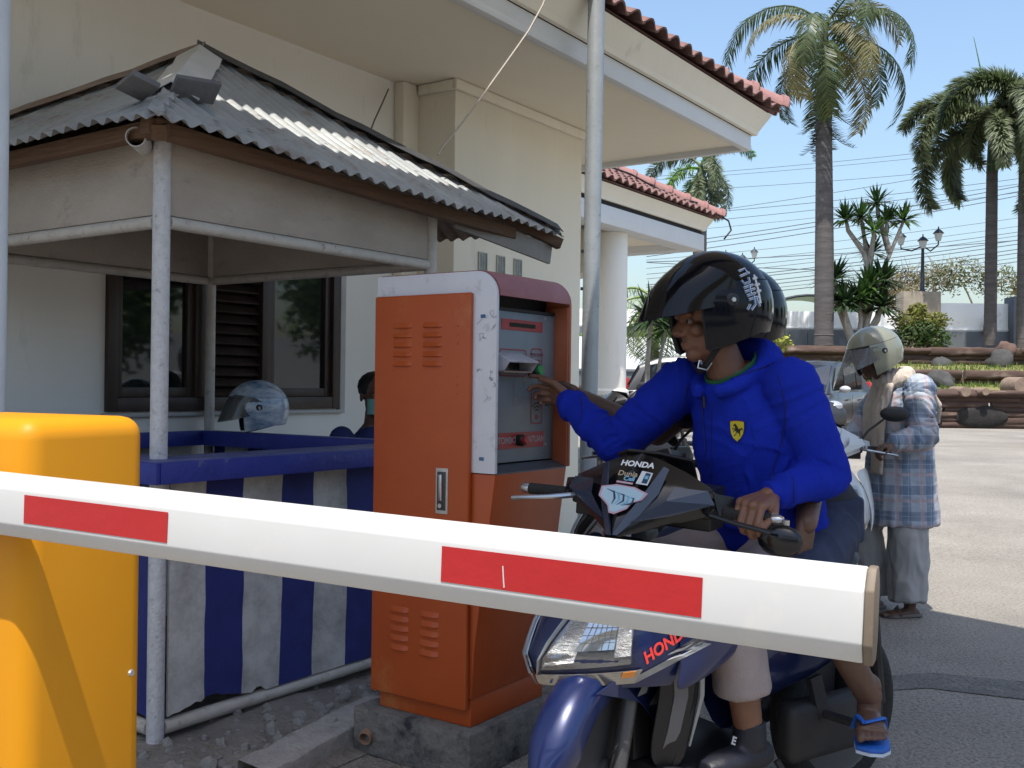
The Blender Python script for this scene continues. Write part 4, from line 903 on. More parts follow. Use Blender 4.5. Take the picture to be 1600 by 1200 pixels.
        letters('lettering', 'Dunia', .025, M('sticker_tan',(.42,.33,.24),.4), f1 @ Matrix.Translation((-.012,.008,.001)), cv, ext=.0004, bold=.0004)
        letters('lettering', 'Cell', .021, M('sticker_blue2',(.20,.42,.58),.4), f1 @ Matrix.Translation((-.002,-.009,.001)), cv, ext=.0004, bold=.0006)
        poly_st('sticker', [(-.036,-.025),(.014,-.027),(.014,-.021),(-.036,-.019)], f1, pink)
        f2 = fr_(-.002,1.020,.003) @ Matrix.Scale(1.25, 4)
        wave = [(-.05,.028),(-.02,.036),(.02,.034),(.052,.022),(.045,.005),(.028,-.004),(.022,-.02),(.0,-.036),(-.012,-.034),(-.02,-.018),(-.032,-.008),(-.048,.004)]
        poly_st('sticker', [(x*1.12,y*1.12) for x,y in wave], f2, pink); poly_st('sticker', wave, f2 @ Matrix.Translation((0,0,.001)), M('sticker_pale',(.38,.52,.60),.4))
        for k in range(5): 
            q = MB(); q.tube([(-.04+.016*k,.024-.004*k,.0022),(-.02+.013*k,.018-.003*k,.0022),(-.012+.011*k,.0-.002*k,.0022),(-.014+.006*k,-.016,.0022)], [.0004,.0022,.0026,.0006], 5); o = obj('sticker_stroke', q, cyan if k%2 else dkb, cv); o.data.transform(f2)
        letters('lettering', 'Combi Brake', .020, whl, MS @ frame((.60,.0805,.50), (-.35,0,.94), (-.94,0,-.35)), fn_, ext=.0005, bold=.0006, shear=.2) if False else None
    if full:
        for ch in s.children:
            if ch.name.split('.')[0] in ('body','seat','tail_light','rear_fender','rear_wheel','engine_case','exhaust','shock'):
                for o_ in [ch]+list(ch.children):
                    if ch.name.startswith('rear_wheel'):
                        for v in o_.data.vertices: v.co.x += .09
                    else:
                        for v in o_.data.vertices:
                            if v.co.x < -.25: v.co.x = -.25+(v.co.x+.25)*.66
    return s, MS
AL = R(56); SF = Vector((-math.sin(AL), -math.cos(AL), 0)); SL = Vector((math.cos(AL), -math.sin(AL), 0)); SO = Vector((.695,3.13,0))
def sc(x, y, z): return SO + SF*x + SL*y + Vector((0,0,z))
scoot, MS1 = scooter('dark blue scooter with stickers on its front, two people on it', SO, AL, 25, navy)
# side graphics of the dark blue scooter, laid on its left wing
from mathutils.bvhtree import BVHTree
wing = [o for o in scoot.children if o.name.startswith('leg_shield') and max(v.co.y for v in o.data.vertices) > .1][0]
dg_ = bpy.context.evaluated_depsgraph_get(); dg_.update(); em_ = wing.evaluated_get(dg_).to_mesh(); fcv = [o for o in scoot.children if o.name.startswith('front_cover')][0]; n0_ = len(em_.vertices)
wb = BVHTree.FromPolygons([v.co.copy() for v in em_.vertices]+[v.co.copy() for v in fcv.data.vertices], [list(p_.vertices) for p_ in em_.polygons]+[[n0_+i for i in p_.vertices] for p_ in fcv.data.polygons])
SM = (Matrix.Translation(SO) @ Matrix.Rotation(math.atan2(SF.y,SF.x),4,'Z')).inverted(); cl_ = SM @ Vector((0,0,HC))
def onw(px, py, off=.003):
    d = (SM @ at(px,py,3.0)-cl_).normalized(); h, n_, i_, k_ = wb.ray_cast(cl_, d); return h-d*off if h else None
def wdecal(quad, mt, off):
    n_ = 7; rows = []
    for u in [k/(n_-1) for k in range(n_)]:
        r_ = [onw(*[(quad[0][i]*(1-u)+quad[1][i]*u)*(1-v)+(quad[3][i]*(1-u)+quad[2][i]*u)*v for i in (0,1)], off) for v in (0,.5,1)]
        if all(p_ is not None for p_ in r_): rows.append(r_)
    if len(rows) > 1: q = MB(); q.grid(rows); obj('decal', q, mt, wing)
wdecal(((985,1062),(1095,1003),(1112,1006),(992,1068)), silver, .003); wdecal(((1042,1024),(1085,996),(1112,990),(1096,1008)), M('mesh_decal',(.03,.03,.035),.5,scale=140,col2=(.09,.09,.1)), .0035)
pa, pb, pc_ = onw(1014,1026,.006), onw(1070,986,.006), onw(1036,990,.006)
if pa and pb: letters('lettering', 'HONDA', .040, redh, frame((pa+pb)/2, pb-pa, (pc_ or pa+Vector((0,0,.1)))-(pa+pb)/2), wing, ext=.0006, bold=.0012, shear=.3)
# ================================================================ people
skin1 = M('skin_tan', (.155,.072,.043), .5, scale=14, col2=(.185,.088,.053), bump=.06, bscale=120)
skin2 = M('skin_brown', (.085,.045,.03), .5, scale=14, col2=(.11,.06,.04), bump=.06, bscale=120)
def hand_mb(q, wrist, d, nrm, bends, thumb=(35,20), side=1, size=1.0, spread=4):
    """hand: palm from wrist along d, palm side nrm, fingers bent towards nrm; side=+1 puts the thumb at d x nrm"""
    d = Vector(d).normalized(); nrm = Vector(nrm); nrm = (nrm-d*nrm.dot(d)).normalized(); lat = d.cross(nrm)*side; w_ = Vector(wrist); k_ = size
    for o_, l_ in ((.028,.086),(.009,.09),(-.010,.086),(-.027,.078)):
        q.capsule(w_+lat*(o_*.55*k_), w_+d*(l_*k_)+lat*(o_*k_), .0155*k_, .0125*k_, 12)
    for (o_, ls, r0), b_ in zip(((.029,(.044,.025,.021),.0098),(.0095,(.048,.029,.022),.0100),(-.0105,(.044,.027,.021),.0095),(-.029,(.034,.021,.019),.0085)), bends):
        p = w_+d*((.086 if o_ > -.02 else .078)*k_)+lat*(o_*k_); a = 0; dirn = d
        dd = (d + lat*(math.tan(R(spread))*o_/.029)).normalized()
        for j, (l_, bend) in enumerate(zip(ls, b_)):
            a += bend; dirn = dd*math.cos(R(a))+nrm*math.sin(R(a)); e = p+dirn*(l_*k_); q.capsule(p, e, (r0-.0007*j)*k_, (r0-.0007*(j+1))*k_, 10); p = e
    # thumb leaves the side of the palm near its base
    p = w_+d*(.022*k_)+lat*(.026*k_)+nrm*(.004*k_); ta, tb = thumb
    d1 = (d*math.cos(R(ta))+lat*math.sin(R(ta))+nrm*.35).normalized(); e = p+d1*(.042*k_); q.capsule(p, e, .0145*k_, .0115*k_, 10)
    d2 = (d*math.cos(R(tb))+lat*math.sin(R(tb))+nrm*.45).normalized(); f = e+d2*(.03*k_); q.capsule(e, f, .0112*k_, .010*k_, 10)
    d3 = (d*math.cos(R(tb-12))+lat*math.sin(R(tb-12))+nrm*.5).normalized(); q.capsule(f, f+d3*(.022*k_), .0098*k_, .008*k_, 10)
    return q
def head_mb(q, c, fw, up, k=1.0):
    c = Vector(c); fw = Vector(fw).normalized(); up = Vector(up); up = (up-fw*up.dot(fw)).normalized(); lt_ = up.cross(fw)
    m3_ = Matrix((fw, lt_, up)).transposed()
    E = lambda o, r_, n=14: q.ell(c+m3_ @ (Vector(o)*k), [a*k for a in r_], n, m3_)
    E((-.01,0,.035), (.098,.078,.092), 18); E((.018,0,-.045), (.072,.062,.075), 16); E((.055,0,-.098), (.030,.030,.024)); E((.082,0,.022), (.022,.055,.018)); E((.06,.0,-.02), (.04,.055,.035))
    q.tube([c+m3_ @ (Vector(p)*k) for p in ((.086,0,.012),(.103,0,-.012),(.112,0,-.030),(.100,0,-.041))], [.009*k,.012*k,.0155*k,.008*k], 10)
    E((.098,.014,-.036), (.011,.009,.008)); E((.098,-.014,-.036), (.011,.009,.008)); E((.083,0,-.064), (.014,.026,.0075)); E((.081,0,-.077), (.014,.022,.0075))
    for s_ in (-1,1): E((.062,.045*s_,-.025), (.025,.022,.022)); E((-.005,.078*s_,-.01), (.022,.008,.032))
    return m3_
def eyes(c, fw, up, parent, k=1.0):
    c = Vector(c); fw = Vector(fw).normalized(); up = Vector(up); up = (up-fw*up.dot(fw)).normalized(); lt_ = up.cross(fw); m3_ = Matrix((fw, lt_, up)).transposed()
    for s_ in (-1,1):
        q = MB(); q.ell(c+m3_ @ (Vector((.0765,.031*s_,.002))*k), [.0115*k]*3, 12); o = obj('eye', q, M('eye_white',(.20,.17,.15),.3), parent, smooth=True)
        q = MB(); q.ell(c+m3_ @ (Vector((.0855,.031*s_,.001))*k), [.0035*k,.0065*k,.0065*k], 10); obj('iris', q, blackg, o, smooth=True)
def torso_mb(q, pelvis, chest, neck, lat, r):
    """r: list of (lateral, front) radii at pelvis, waist, chest, shoulder, neck"""
    p, c, n = Vector(pelvis), Vector(chest), Vector(neck); pts = [p-(c-p)*.22, p, p.lerp(c,.5), c, c.lerp(n,.55), c.lerp(n,.85), n]
    rr = [(r[0][0]*.8,r[0][1]*.8), r[0], r[1], r[2], r[3], ((r[3][0]+r[4][0])*.42,(r[3][1]+r[4][1])*.5), r[4]]
    q.tube(pts, rr, 24, up=lat)
def limb(q, pts, rr, n=16):
    for i in range(len(pts)-1): q.capsule(pts[i], pts[i+1], rr[i], rr[i+1], n)
# ---- helmets: shell with a face opening, lining, visor
def helmet(parent, c, fw, up, shell, visor_m, k=1.0, vis=(.21,-.03,.10), name='helmet', top=False, label=None):
    """vis = (reach, lower edge height, upper edge height)"""
    Fm = frame(c, fw, Vector(up).cross(Vector(fw)))       # x fwd, y left, z up
    def sp(az, el, g=1.0):
        a, e = R(az), R(el); ce = math.cos(e) if el >= 0 else math.cos(e*.50); x = math.cos(a); rx = .150 if x > 0 else .158
        e = e*(.72+.28*max(-.6,x)) if el < 0 else e
        return Vector((rx*ce*x*g, .128*ce*math.sin(a)*g, (.140 if el >= 0 else .165)*math.sin(e)*g+.01))*k
    q = MB(); q.grid([[sp(az, el) for az in range(-180, 181, 10)] for el in (89.5,80,70,60,50,40,30,22)], th=.014*k); 
    lo = (22,10,0,-10,-20,-32,-44,-54)
    q.grid([[sp(58+(302-58)*i/24+(0 if el > -25 else 0), el) for i in range(25)] for el in lo], th=.014*k)
    me = q.mesh(name, smooth=True, angle=50); me.transform(Fm); h = put(name, me, shell, parent)
    def part(nm, q, mt, **kk): o = obj(nm, q, mt, h, smooth=True, **kk); o.data.transform(Fm); return o
    rim = [sp(58, el, 1.005) for el in (22,10,0,-10,-20,-32,-44,-54)]
    q = MB(); q.tube([sp(az,22,1.005) for az in range(-58,59,8)], .006*k, 8); q.tube(rim, .006*k, 8); q.tube([Vector((p.x,-p.y,p.z)) for p in rim], .006*k, 8); q.tube([sp(58+(302-58)*i/30,-54,1.0) for i in range(31)], .008*k, 8); part('edge_trim', q, blackp)
    q = MB(); q.grid([[sp(az, el, .90) for az in range(-180,181,15)] for el in (89,70,50,35,24)], th=.01*k); q.grid([[sp(60+(300-60)*i/18, el, .90) for i in range(19)] for el in (24,8,-8,-24,-40,-53)], th=.018*k); part('lining', q, M('helmet_lining',(.02,.02,.022),.9))
    rows = []
    reach, zl, zu = vis
    for v in [i/7 for i in range(8)]:
        r_ = []
        for i in range(21):
            a = -92+184*i/20; ca, sa = math.cos(R(a)), math.sin(R(a)); base = sp(a, 0, 1.045)
            z = zu+(zl-zu)*v; fx = .150*1.05*math.sqrt(max(.05,1-(max(0,z)/.150)**2)); ext = fx+(reach-fx)*v**1.2
            zz = z*(.35+.65*max(0,ca)**.6) + .012*(1-max(0,ca))
            r_.append(Vector((ext*max(-.05,ca) if ca > 0 else -.008, .1345*sa*(1-.0*v) if abs(sa) < .98 else .1345*sa, zz+.01))*k)
        rows.append(r_)
    q = MB(); q.grid(rows, th=.003*k); part('visor', q, visor_m, angle=60)
    for sg in (-1,1):
        q = MB(); q.lathe([(.022*k,0),(.022*k,.006*k),(.015*k,.010*k)], 18, sp(88*sg,2,1.03), Matrix.Rotation(R(-90*sg),3,'X')); pv = part('visor_pivot', q, blackp)
        q = MB(); q.lathe([(.007*k,0),(.006*k,.003*k)], 12, sp(88*sg,2,1.03)+Vector((0,.010*k*sg,0)), Matrix.Rotation(R(-90*sg),3,'X')); part('pivot_screw', q, scr)
    return h, Fm, sp
smoke = M('smoke_visor', (.006,.006,.008), .05, alpha=.84, spec=.35); clear_v = M('clear_visor', (.22,.22,.23), .08, alpha=.42)
def chin_strap(parent, a, b_, c_):
    q = MB(); q.tube([a, c_, b_], (.012,.003), 8) if False else q.tube([a, c_, b_], [(.011,.003)]*3, 8); o = obj('chin_strap', q, blackp, parent); return o
# ------------------------------------------------------------ rider in the blue hooded jacket
rd = thing('person', 'rider in a blue hooded jacket and black helmet reaching for the ticket button', 'person', SO+Vector((0,0,0)))
def rel(v): return Vector(v)-SO
HD = Vector((-.97,-.24,-.10)).normalized(); hc_ = Vector((.595,3.10,1.545))
Jp = dict(pel=sc(-.14,0,.87), che=sc(-.05,0,1.17), nek=sc(.03,0,1.40), sl=Vector((.815,2.99,1.352)), sr=Vector((.545,3.25,1.352)), el=Vector((.90,2.955,1.10)), er=Vector((.335,3.33,1.145)),
          wl=Vector((.715,2.862,1.045)), wr=Vector((.192,3.545,1.278)), hl=sc(-.12,.10,.84), hr=sc(-.12,-.10,.84), kl=sc(.24,.205,.74), kr=sc(.24,-.205,.74), al=sc(.16,.205,.36), ar=sc(.16,-.2,.36))
GL = Matrix.Translation(SO) @ Matrix.Rotation(math.atan2(SF.y,SF.x),4,'Z') @ MS1 @ Vector((.357,.325,.997)); FH = Vector((-math.sin(R(30)),-math.cos(R(30)),0)); Jp['wl'] = GL-FH*.088+Vector((.012,0,.046)); Jp['el'] = Jp['wl']+Vector((.205,.13,.055))
Jp = {k_: rel(v) for k_, v in Jp.items()}
body = MB(); torso_mb(body, Jp['pel'], Jp['che'], Jp['nek'], SL, [(.155,.115),(.135,.10),(.155,.11),(.13,.09),(.062,.062)])
limb(body, [Jp['sl'],Jp['el'],Jp['wl']], [.046,.036,.024]); limb(body, [Jp['sr'],Jp['er'],Jp['wr']], [.046,.036,.024])
for a,b_,c_ in (('hl','kl','al'),('hr','kr','ar')): limb(body, [Jp[a],Jp[b_],Jp[c_]], [.085,.058,.040])
b1 = fuse(body, .011, 3)
hq = MB(); hd_c = rel(hc_)+Vector((0,0,-.012)); limb(hq, [Jp['nek']-Vector((0,0,.06)), hd_c+Vector((.03,.005,-.09))], [.062,.058]); head_mb(hq, hd_c, HD, (0,0,1), 1.0); b2 = fuse(hq, .0042, 3)
lh = MB(); limb(lh, [Jp['wl']-FH*.06+Vector((.05,0,.005)), Jp['wl']], [.030,.027])
hand_mb(lh, Jp['wl']-Vector((0,0,.003)), FH+Vector((-.22,0,-.12)), (-.1,0,-1), [(55,62,35),(58,62,35),(58,64,35),(58,62,35)], thumb=(28,5), side=1, size=1.2); b3 = fuse(lh, .0032, 3)
rh = MB(); dr_ = Vector((-.52,.78,.34)); limb(rh, [Jp['wr']-dr_*.07, Jp['wr']], [.030,.027])
hand_mb(rh, Jp['wr'], dr_, (-.83,-.50,-.12), [(12,28,20),(45,50,30),(58,60,35),(62,60,35)], thumb=(22,2), side=-1 if dr_.cross(Vector((-.83,-.5,-.12))).z < 0 else 1, size=1.08); b4 = fuse(rh, .0032, 3)
bo_ = put('body', join_meshes('body', [b1,b2,b3,b4]), skin1, rd); eyes(hd_c, HD, (0,0,1), bo_)
q = MB(); q.tube([hd_c+Vector((-.083,-.024-.012*0,.022))+Vector((.004*i,-.010*i,.003*math.sin(i))) for i in range(5)], .003, 6); obj('eyebrow', q, blackp, bo_)
jk = MB(); torso_mb(jk, Jp['pel']+Vector((0,0,.02)), Jp['che'], Jp['nek']-Vector((0,0,.028)), SL, [(.195,.158),(.192,.154),(.202,.150),(.176,.118),(.102,.088)])
limb(jk, [Jp['sl']+Vector((0,0,-.012)),Jp['el'],Jp['wl'].lerp(Jp['el'],.18)], [.083,.068,.046]); limb(jk, [Jp['sr']+Vector((0,0,-.012)),Jp['er'],Jp['wr'].lerp(Jp['er'],.06)], [.083,.065,.044])
for e_, w_ in (('el','wl'),('er','wr')):
    c_ = Jp[w_].lerp(Jp[e_], .24 if e_ == 'el' else .12); d_ = (Jp[w_]-Jp[e_]).normalized(); jk.tube([c_-d_*.02, c_-d_*.005, c_+d_*.012], [.050,.058,.049], 16)
hp_ = []
for i in range(17):
    a_ = R(-160+320*i/16); ca = math.cos(a_); v = (-SF)*ca+SL*math.sin(a_); hp_.append(Jp['nek']+v*(.098+.018*max(0,ca))+Vector((0,0,.058*ca-.030))+SF*(.012 if ca < 0 else 0))
jk.tube(hp_, [(.022+.042*max(0,math.cos(R(-160+20*i))), .017+.034*max(0,math.cos(R(-160+20*i)))) for i in range(17)], 12)
jk.tube([Jp['nek']-SF*.10+Vector((0,0,-.01)), Jp['nek']-SF*.155+Vector((0,0,-.08)), Jp['nek']-SF*.15+Vector((0,0,-.17))], [(.05,.13),(.06,.12),(.03,.07)], 16, up=SF)
jb = MB(); jb.v = jk.v; jb.f = jk.f
jm = fuse(jk, .006, 5)
def near(p, c, r_): return max(0, 1-(p-c).length/r_)
sgs = [(Jp['sl'],Jp['el'],.6),(Jp['el'],Jp['wl'],1.1),(Jp['sr'],Jp['er'],.7),(Jp['er'],Jp['wr'],1.1),(Jp['pel'],Jp['che'],.75),(Jp['che'],Jp['nek'],.45)]
crease(jm, .012, sgs, 1.0, 15, 4); crease(jm, .0025, sgs, 5.0, 36, 7); warp(jm, .003, (5,5,5), 4.0)
royal = M('royal_blue_fleece', (.008,.022,.32), .9, scale=4, col2=(.013,.033,.42), bump=.5, bscale=420, spec=.12)
jo = put('jacket', jm, royal, rd)
# zip placket, cuffs, crest on the jacket front: laid on the surface by ray casting
def onto(me, p, d):
    from mathutils.bvhtree import BVHTree
    key = me.name
    if key not in BV: BV[key] = BVHTree.FromPolygons([v.co for v in me.vertices], [pl.vertices for pl in me.polygons])
    h, n_, i_, _ = BV[key].ray_cast(Vector(p), Vector(d).normalized()); return h, n_
BV = {}
camR = rel((0,0,HC))
def ray(px, py): return (cf + cr*((px-800)/FPX) - cu*((py-600)/FPX)).normalized()
zp = []
for px, py in ((1097,612),(1099,640),(1101,670),(1103,700),(1105,730)):
    h, n_ = onto(jm, camR, ray(px,py))
    if h: zp.append(h+n_*.002)
if len(zp) > 2: q = MB(); q.tube(zp, [(.004,.0025)]*len(zp), 8); obj('zip', q, M('zip_blue',(.006,.012,.14),.5), jo)
def seamline(pix, nm='seam', r_=.0022, mt=None):
    pts = []
    for px, py in pix:
        h, n_ = onto(jm, camR, ray(px,py))
        if h: pts.append(h+n_*.0008)
    if len(pts) > 2: q = MB(); q.tube(pts, r_, 6); obj(nm, q, mt or M('seam_blue',(.004,.009,.13),.9), jo, smooth=True)
seamline([(1215+12*math.sin(k*.35),585+14*k) for k in range(13)]); seamline([(1075-6*math.sin(k*.4),600+10*k) for k in range(11)]); seamline([(1120+9*k,600-3.2*k) for k in range(11)])
seamline([(1112,640+20*k) for k in range(9)], 'placket_seam', .0016); seamline([(1150+6*k,790-1.0*k*k*.4) for k in range(8)], 'pocket_seam', .002); seamline([(1075,750+9*k) for k in range(7)], 'pocket_seam', .002)
seamline([(1236+5*math.cos(R(a)),(775+30*math.sin(R(a)))) for a in range(-80,81,20)], 'cuff_seam'); seamline([(905+4*math.cos(R(a)),640+22*math.sin(R(a))) for a in range(-80,81,20)], 'cuff_seam')
zp2 = [onto(jm, camR, ray(px,py)) for px, py in ((1071,640),(1069,680),(1068,715))]
h, n_ = onto(jm, camR, ray(1099,618))
if h: q = MB(); q.tube([h+n_*.004, h+n_*.007-Vector((0,0,.02)), h+n_*.006-Vector((0,0,.034))], [(.003,.002),(.004,.002),(.003,.002)], 8); obj('zip_pull', q, blackp, jo)
def decal(polys, cx0, cy0, sx_, nm, mt, lift, dens=6):
    """flat print on the jacket: polygon in print units around a pixel centre, wrapped on the cloth"""
    out = []
    h0, n0 = onto(jm, camR, ray(cx0, cy0)); u = n0.cross(Vector((0,0,1))).normalized()*-1; v = n0.cross(u).normalized()*-1
    if v.z < 0: v = -v
    q = MB()
    for poly in polys:
        vs = []
        for x, y in poly:
            p = h0+u*(x*sx_)+v*(y*sx_); h1, n1 = onto(jm, p+n0*.05, -n0); vs.append((h1 if h1 else p)+n0*lift)
        c0 = h0+n0*lift; q.add(vs, [tuple(range(len(vs)))])
    me = q.mesh(nm); bmx = bmesh.new(); bmx.from_mesh(me); bmesh.ops.triangulate(bmx, faces=bmx.faces); bmx.to_mesh(me); bmx.free()
    return put(nm, me, mt, jo)
sh_p = [(-.5,.62),(-.25,.66),(0,.68),(.25,.66),(.5,.62),(.5,.15),(.42,-.2),(.25,-.5),(0,-.72),(-.25,-.5),(-.42,-.2),(-.5,.15)]
SXE = .043
decal([[(x*1.1,y*1.07) for x,y in sh_p]], 1153, 673, SXE, 'emblem_border', blackp, .0045); decal([sh_p], 1153, 673, SXE, 'emblem', M('emblem_yellow',(.55,.44,.02),.6), .0055)
horse = [[(-.02,-.12),(.10,-.16),(.20,-.30),(.12,-.36),(.17,-.38),(.26,-.30),(.20,-.12),(.22,-.0),(.30,.10),(.36,.02),(.40,.06),(.33,.2),(.2,.12),(.12,.10),(.06,.22),(-.02,.36),(-.08,.42),(-.06,.48),(-.14,.44),(-.26,.34),(-.22,.28),(-.13,.31),(-.14,.2),(-.12,.1),(-.26,.16),(-.34,.08),(-.30,.04),(-.24,.1),(-.13,.03),(-.22,-.02),(-.28,-.12),(-.23,-.12),(-.18,-.05),(-.08,-.02),(-.04,-.08),(-.10,-.24),(-.22,-.34),(-.16,-.36),(-.04,-.26)]]
decal([[(x*1.1,y*1.05+.02) for x,y in horse[0]]], 1153, 673, SXE, 'emblem_horse', blackp, .0066)
decal([[(-.5,.66),(-.25,.70),(0,.72),(.25,.70),(.5,.66),(.5,.63),(.25,.67),(0,.69),(-.25,.67),(-.5,.63)]], 1153, 673, SXE, 'emblem_stripe', redp, .0062)
# collar of the green shirt
q = MB(); pts = []
for i in range(13): a = R(-150+300*i/12); pts.append(Jp['nek']+Vector((0,0,.000))+ (SF*math.cos(a)+SL*math.sin(a))*.072+Vector((0,0,-.050*math.cos(a)-.012)))
q.tube(pts, [(.018,.007)]*13, 8); obj('shirt_collar', q, M('green_cloth',(.012,.10,.035),.8), rd, smooth=True)
# trousers, shoes, socks
tr = MB(); tr.tube([Jp['pel']-Vector((0,0,.10)), Jp['pel'], Jp['pel']+Vector((0,0,.10))], [(.16,.12),(.18,.14),(.16,.13)], 20, up=SL)
for a,b_,c_ in (('hl','kl','al'),('hr','kr','ar')): limb(tr, [Jp[a],Jp[b_]], [.102,.082]); tr.tube([Jp[b_],Jp[b_].lerp(Jp[c_],.3),Jp[b_].lerp(Jp[c_],.66)], [.082,.082,.078], 18)
tm_ = fuse(tr, .009, 4); warp(tm_, .006, (9,9,9), 2.0); put('trousers', tm_, M('taupe_cotton',(.24,.20,.195),.85,scale=6,col2=(.29,.245,.24),bump=.2,bscale=200), rd)
def shoe(parent, ank, fwd, mt, L=.26, z0=None):
    fwd = Vector(fwd).normalized(); q = MB(); a = Vector(ank); g_ = a-Vector((0,0,.07)); lt_ = Vector((0,0,1)).cross(fwd)
    q.tube([g_-fwd*.075, g_-fwd*.05, g_+fwd*.05, g_+fwd*.13, g_+fwd*.175], [(.03,.03),(.042,.038),(.038,.045),(.030,.045),(.018,.03)], 14, up=(0,0,1)); q.tube([a+Vector((0,0,.03)), a-Vector((0,0,.04))], [.046,.05], 14)
    me = fuse(q, .007, 4); return put('shoe', me, mt, parent)
shm = M('black_shoe', (.012,.013,.02), .5, bump=.2)
for a in ('al','ar'): s_ = shoe(rd, Jp[a]+Vector((0,0,.01)), SF, shm)
h_ = [o for o in rd.children if o.name.startswith('shoe')][0]
letters('lettering', 'E', .03, whl, frame(Jp['al']+SF*.05-Vector((0,0,.012))+SL*.0+Vector((0,0,.0)), SL, SF*-.35+Vector((0,0,.9))) @ Matrix.Translation((0,0,.012)), h_, ext=.0006, bold=.001)
hm, Fm, sp = helmet(rd, rel(hc_)+Vector((.012,.002,.022)), HD, (-.06,0,1), M('helmet_black',(.004,.005,.008),.10,spec=.26), smoke, 1.08, vis=(.222,-.030,.118))
q = MB()      # raised ridge and pen-stroke decal on the shell
q.grid([[sp(az, el, 1.02) for az in range(100,171,10)] for el in (58,50,42)], th=.006); q.grid([[sp(-az, el, 1.02) for az in range(100,171,10)] for el in (58,50,42)], th=-.006); o = obj('vent_ridge', q, MATS['helmet_black'], hm, smooth=True); o.data.transform(Fm)
BVH_ = [hm.data]
def onh(px, py, off):
    h, n_ = onto(hm.data, camR, ray(px,py)); return h+(camR-h).normalized()*off if h else None
glyph = [[(1154,424),(1163,420),(1168,428)],[(1156,432),(1170,426)],[(1158,438),(1163,444),(1171,440),(1169,434)],[(1162,450),(1176,445)],[(1164,456),(1179,451)],[(1170,444),(1173,460)],[(1167,462),(1180,458)],[(1170,468),(1184,464)],[(1177,462),(1180,476),(1174,484)],[(1181,466),(1187,478)],[(1172,476),(1168,484)],[(1178,430),(1184,452),(1188,474)],[(1176,436),(1182,434)],[(1179,446),(1186,444)],[(1182,456),(1188,454)]]
for mt_, r_, off in ((M('decal_white',(.55,.57,.6),.4), .0042, .001), (M('decal_blue',(.05,.16,.36),.4), .0020, .0045)):
    for st2 in (glyph if r_ > .003 else glyph[:11]):
        pts = [onh(x, y, off) for x, y in st2]
        if all(p_ is not None for p_ in pts): q = MB(); q.tube(pts, r_, 6); obj('shell_decal', q, mt_, hm, smooth=True)
q = MB(); q.tube([sp(75,-50,.98), Vector((.06,.045,-.165)), Vector((.065,0,-.185)), Vector((.06,-.045,-.165)), sp(-75,-50,.98)], [(.011,.003)]*5, 8); o = obj('chin_strap', q, blackp, hm); o.data.transform(Fm)
q = MB(); q.tube([Vector((.075,.035,-.15)),Vector((.085,.04,-.172)),Vector((.06,.05,-.18)),Vector((.045,.052,-.16))], .003, 6); o = obj('strap_buckle', q, scr, hm); o.data.transform(Fm)
# ------------------------------------------------------------ pillion passenger behind the rider
pp = thing('person', 'passenger in dark jeans and blue flip-flops seated behind the rider', 'person', SO)
P = dict(pel=sc(-.40,-.02,.92), che=sc(-.29,-.10,1.16), nek=sc(-.20,-.14,1.40), sl=sc(-.24,.0,1.29), sr=sc(-.16,-.25,1.35), el=Vector((.935,3.16,1.08)), wl=Vector((.845,2.925,.945)), er=Vector((.50,3.50,1.17)), wr=Vector((.245,3.66,1.290)),
         hl=sc(-.33,.08,.87), hr=sc(-.36,-.12,.88), kl=sc(.0,.25,.79), kr=sc(-.02,-.28,.80), al=sc(-.24,.30,.43), ar=sc(-.24,-.28,.43))
P = {k_: rel(v) for k_, v in P.items()}
q = MB(); torso_mb(q, P['pel'], P['che'], P['nek'], SL, [(.115,.085),(.11,.085),(.12,.09),(.10,.07),(.055,.055)]); limb(q, [P['sl'],P['el'],P['wl']], [.052,.043,.032]); limb(q, [P['sr'],P['er'],P['wr']], [.052,.043,.032])
for a,b_,c_ in (('hl','kl','al'),('hr','kr','ar')): limb(q, [P[a],P[b_],P[c_]], [.065,.052,.040])
c1 = fuse(q, .010, 3); hp = rel((.716,3.36,1.545)); q = MB(); limb(q, [P['nek']-Vector((0,0,.05)), hp+Vector((0,0,-.08))], [.06,.055]); head_mb(q, hp, (-.9,-.35,-.1), (0,0,1)); c2 = fuse(q, .006, 3)
q = MB(); hand_mb(q, P['wl'], (-.22,-.12,-.96), (-.5,.75,-.1), [(12,14,10)]*4, thumb=(30,10), side=1, size=1.05); c3 = fuse(q, .0035, 3); q = MB(); hand_mb(q, P['wr'], (-.6,.75,.1), (-.8,-.5,-.2), [(20,25,15)]*4, thumb=(25,5), side=1, size=1.05); c4 = fuse(q, .0035, 3)
def foot_mb(q, ank, fwd, k=1.0):
    a = Vector(ank); fwd = Vector(fwd).normalized(); lt_ = Vector((0,0,1)).cross(fwd); g_ = a-Vector((0,0,.062)); q.tube([g_-fwd*.05, g_, g_+fwd*.08, g_+fwd*.135], [(.026,.028),(.034,.034),(.024,.042),(.015,.044)], 14, up=(0,0,1)); q.capsule(a+Vector((0,0,.03)), g_+Vector((0,0,.01)), .036, .034, 12)
    for i,(o_,l_,r_) in enumerate(((-.034,.048,.013),(-.014,.040,.0095),(.002,.036,.009),(.017,.030,.0085),(.031,.024,.008))): p = g_+fwd*.13+lt_*o_-Vector((0,0,.004)); q.capsule(p, p+fwd*l_+Vector((0,0,-.006)), r_, r_*.9, 10)
    return g_
FD = (SF*.75+SL*.65).normalized()
q = MB(); gl = foot_mb(q, P['al'], FD); c5 = fuse(q, .0042, 2); q = MB(); gr_ = foot_mb(q, P['ar'], SF); c6 = fuse(q, .006, 2)
po_ = put('body', join_meshes('body', [c1,c2,c3,c4,c5,c6]), skin2, pp)
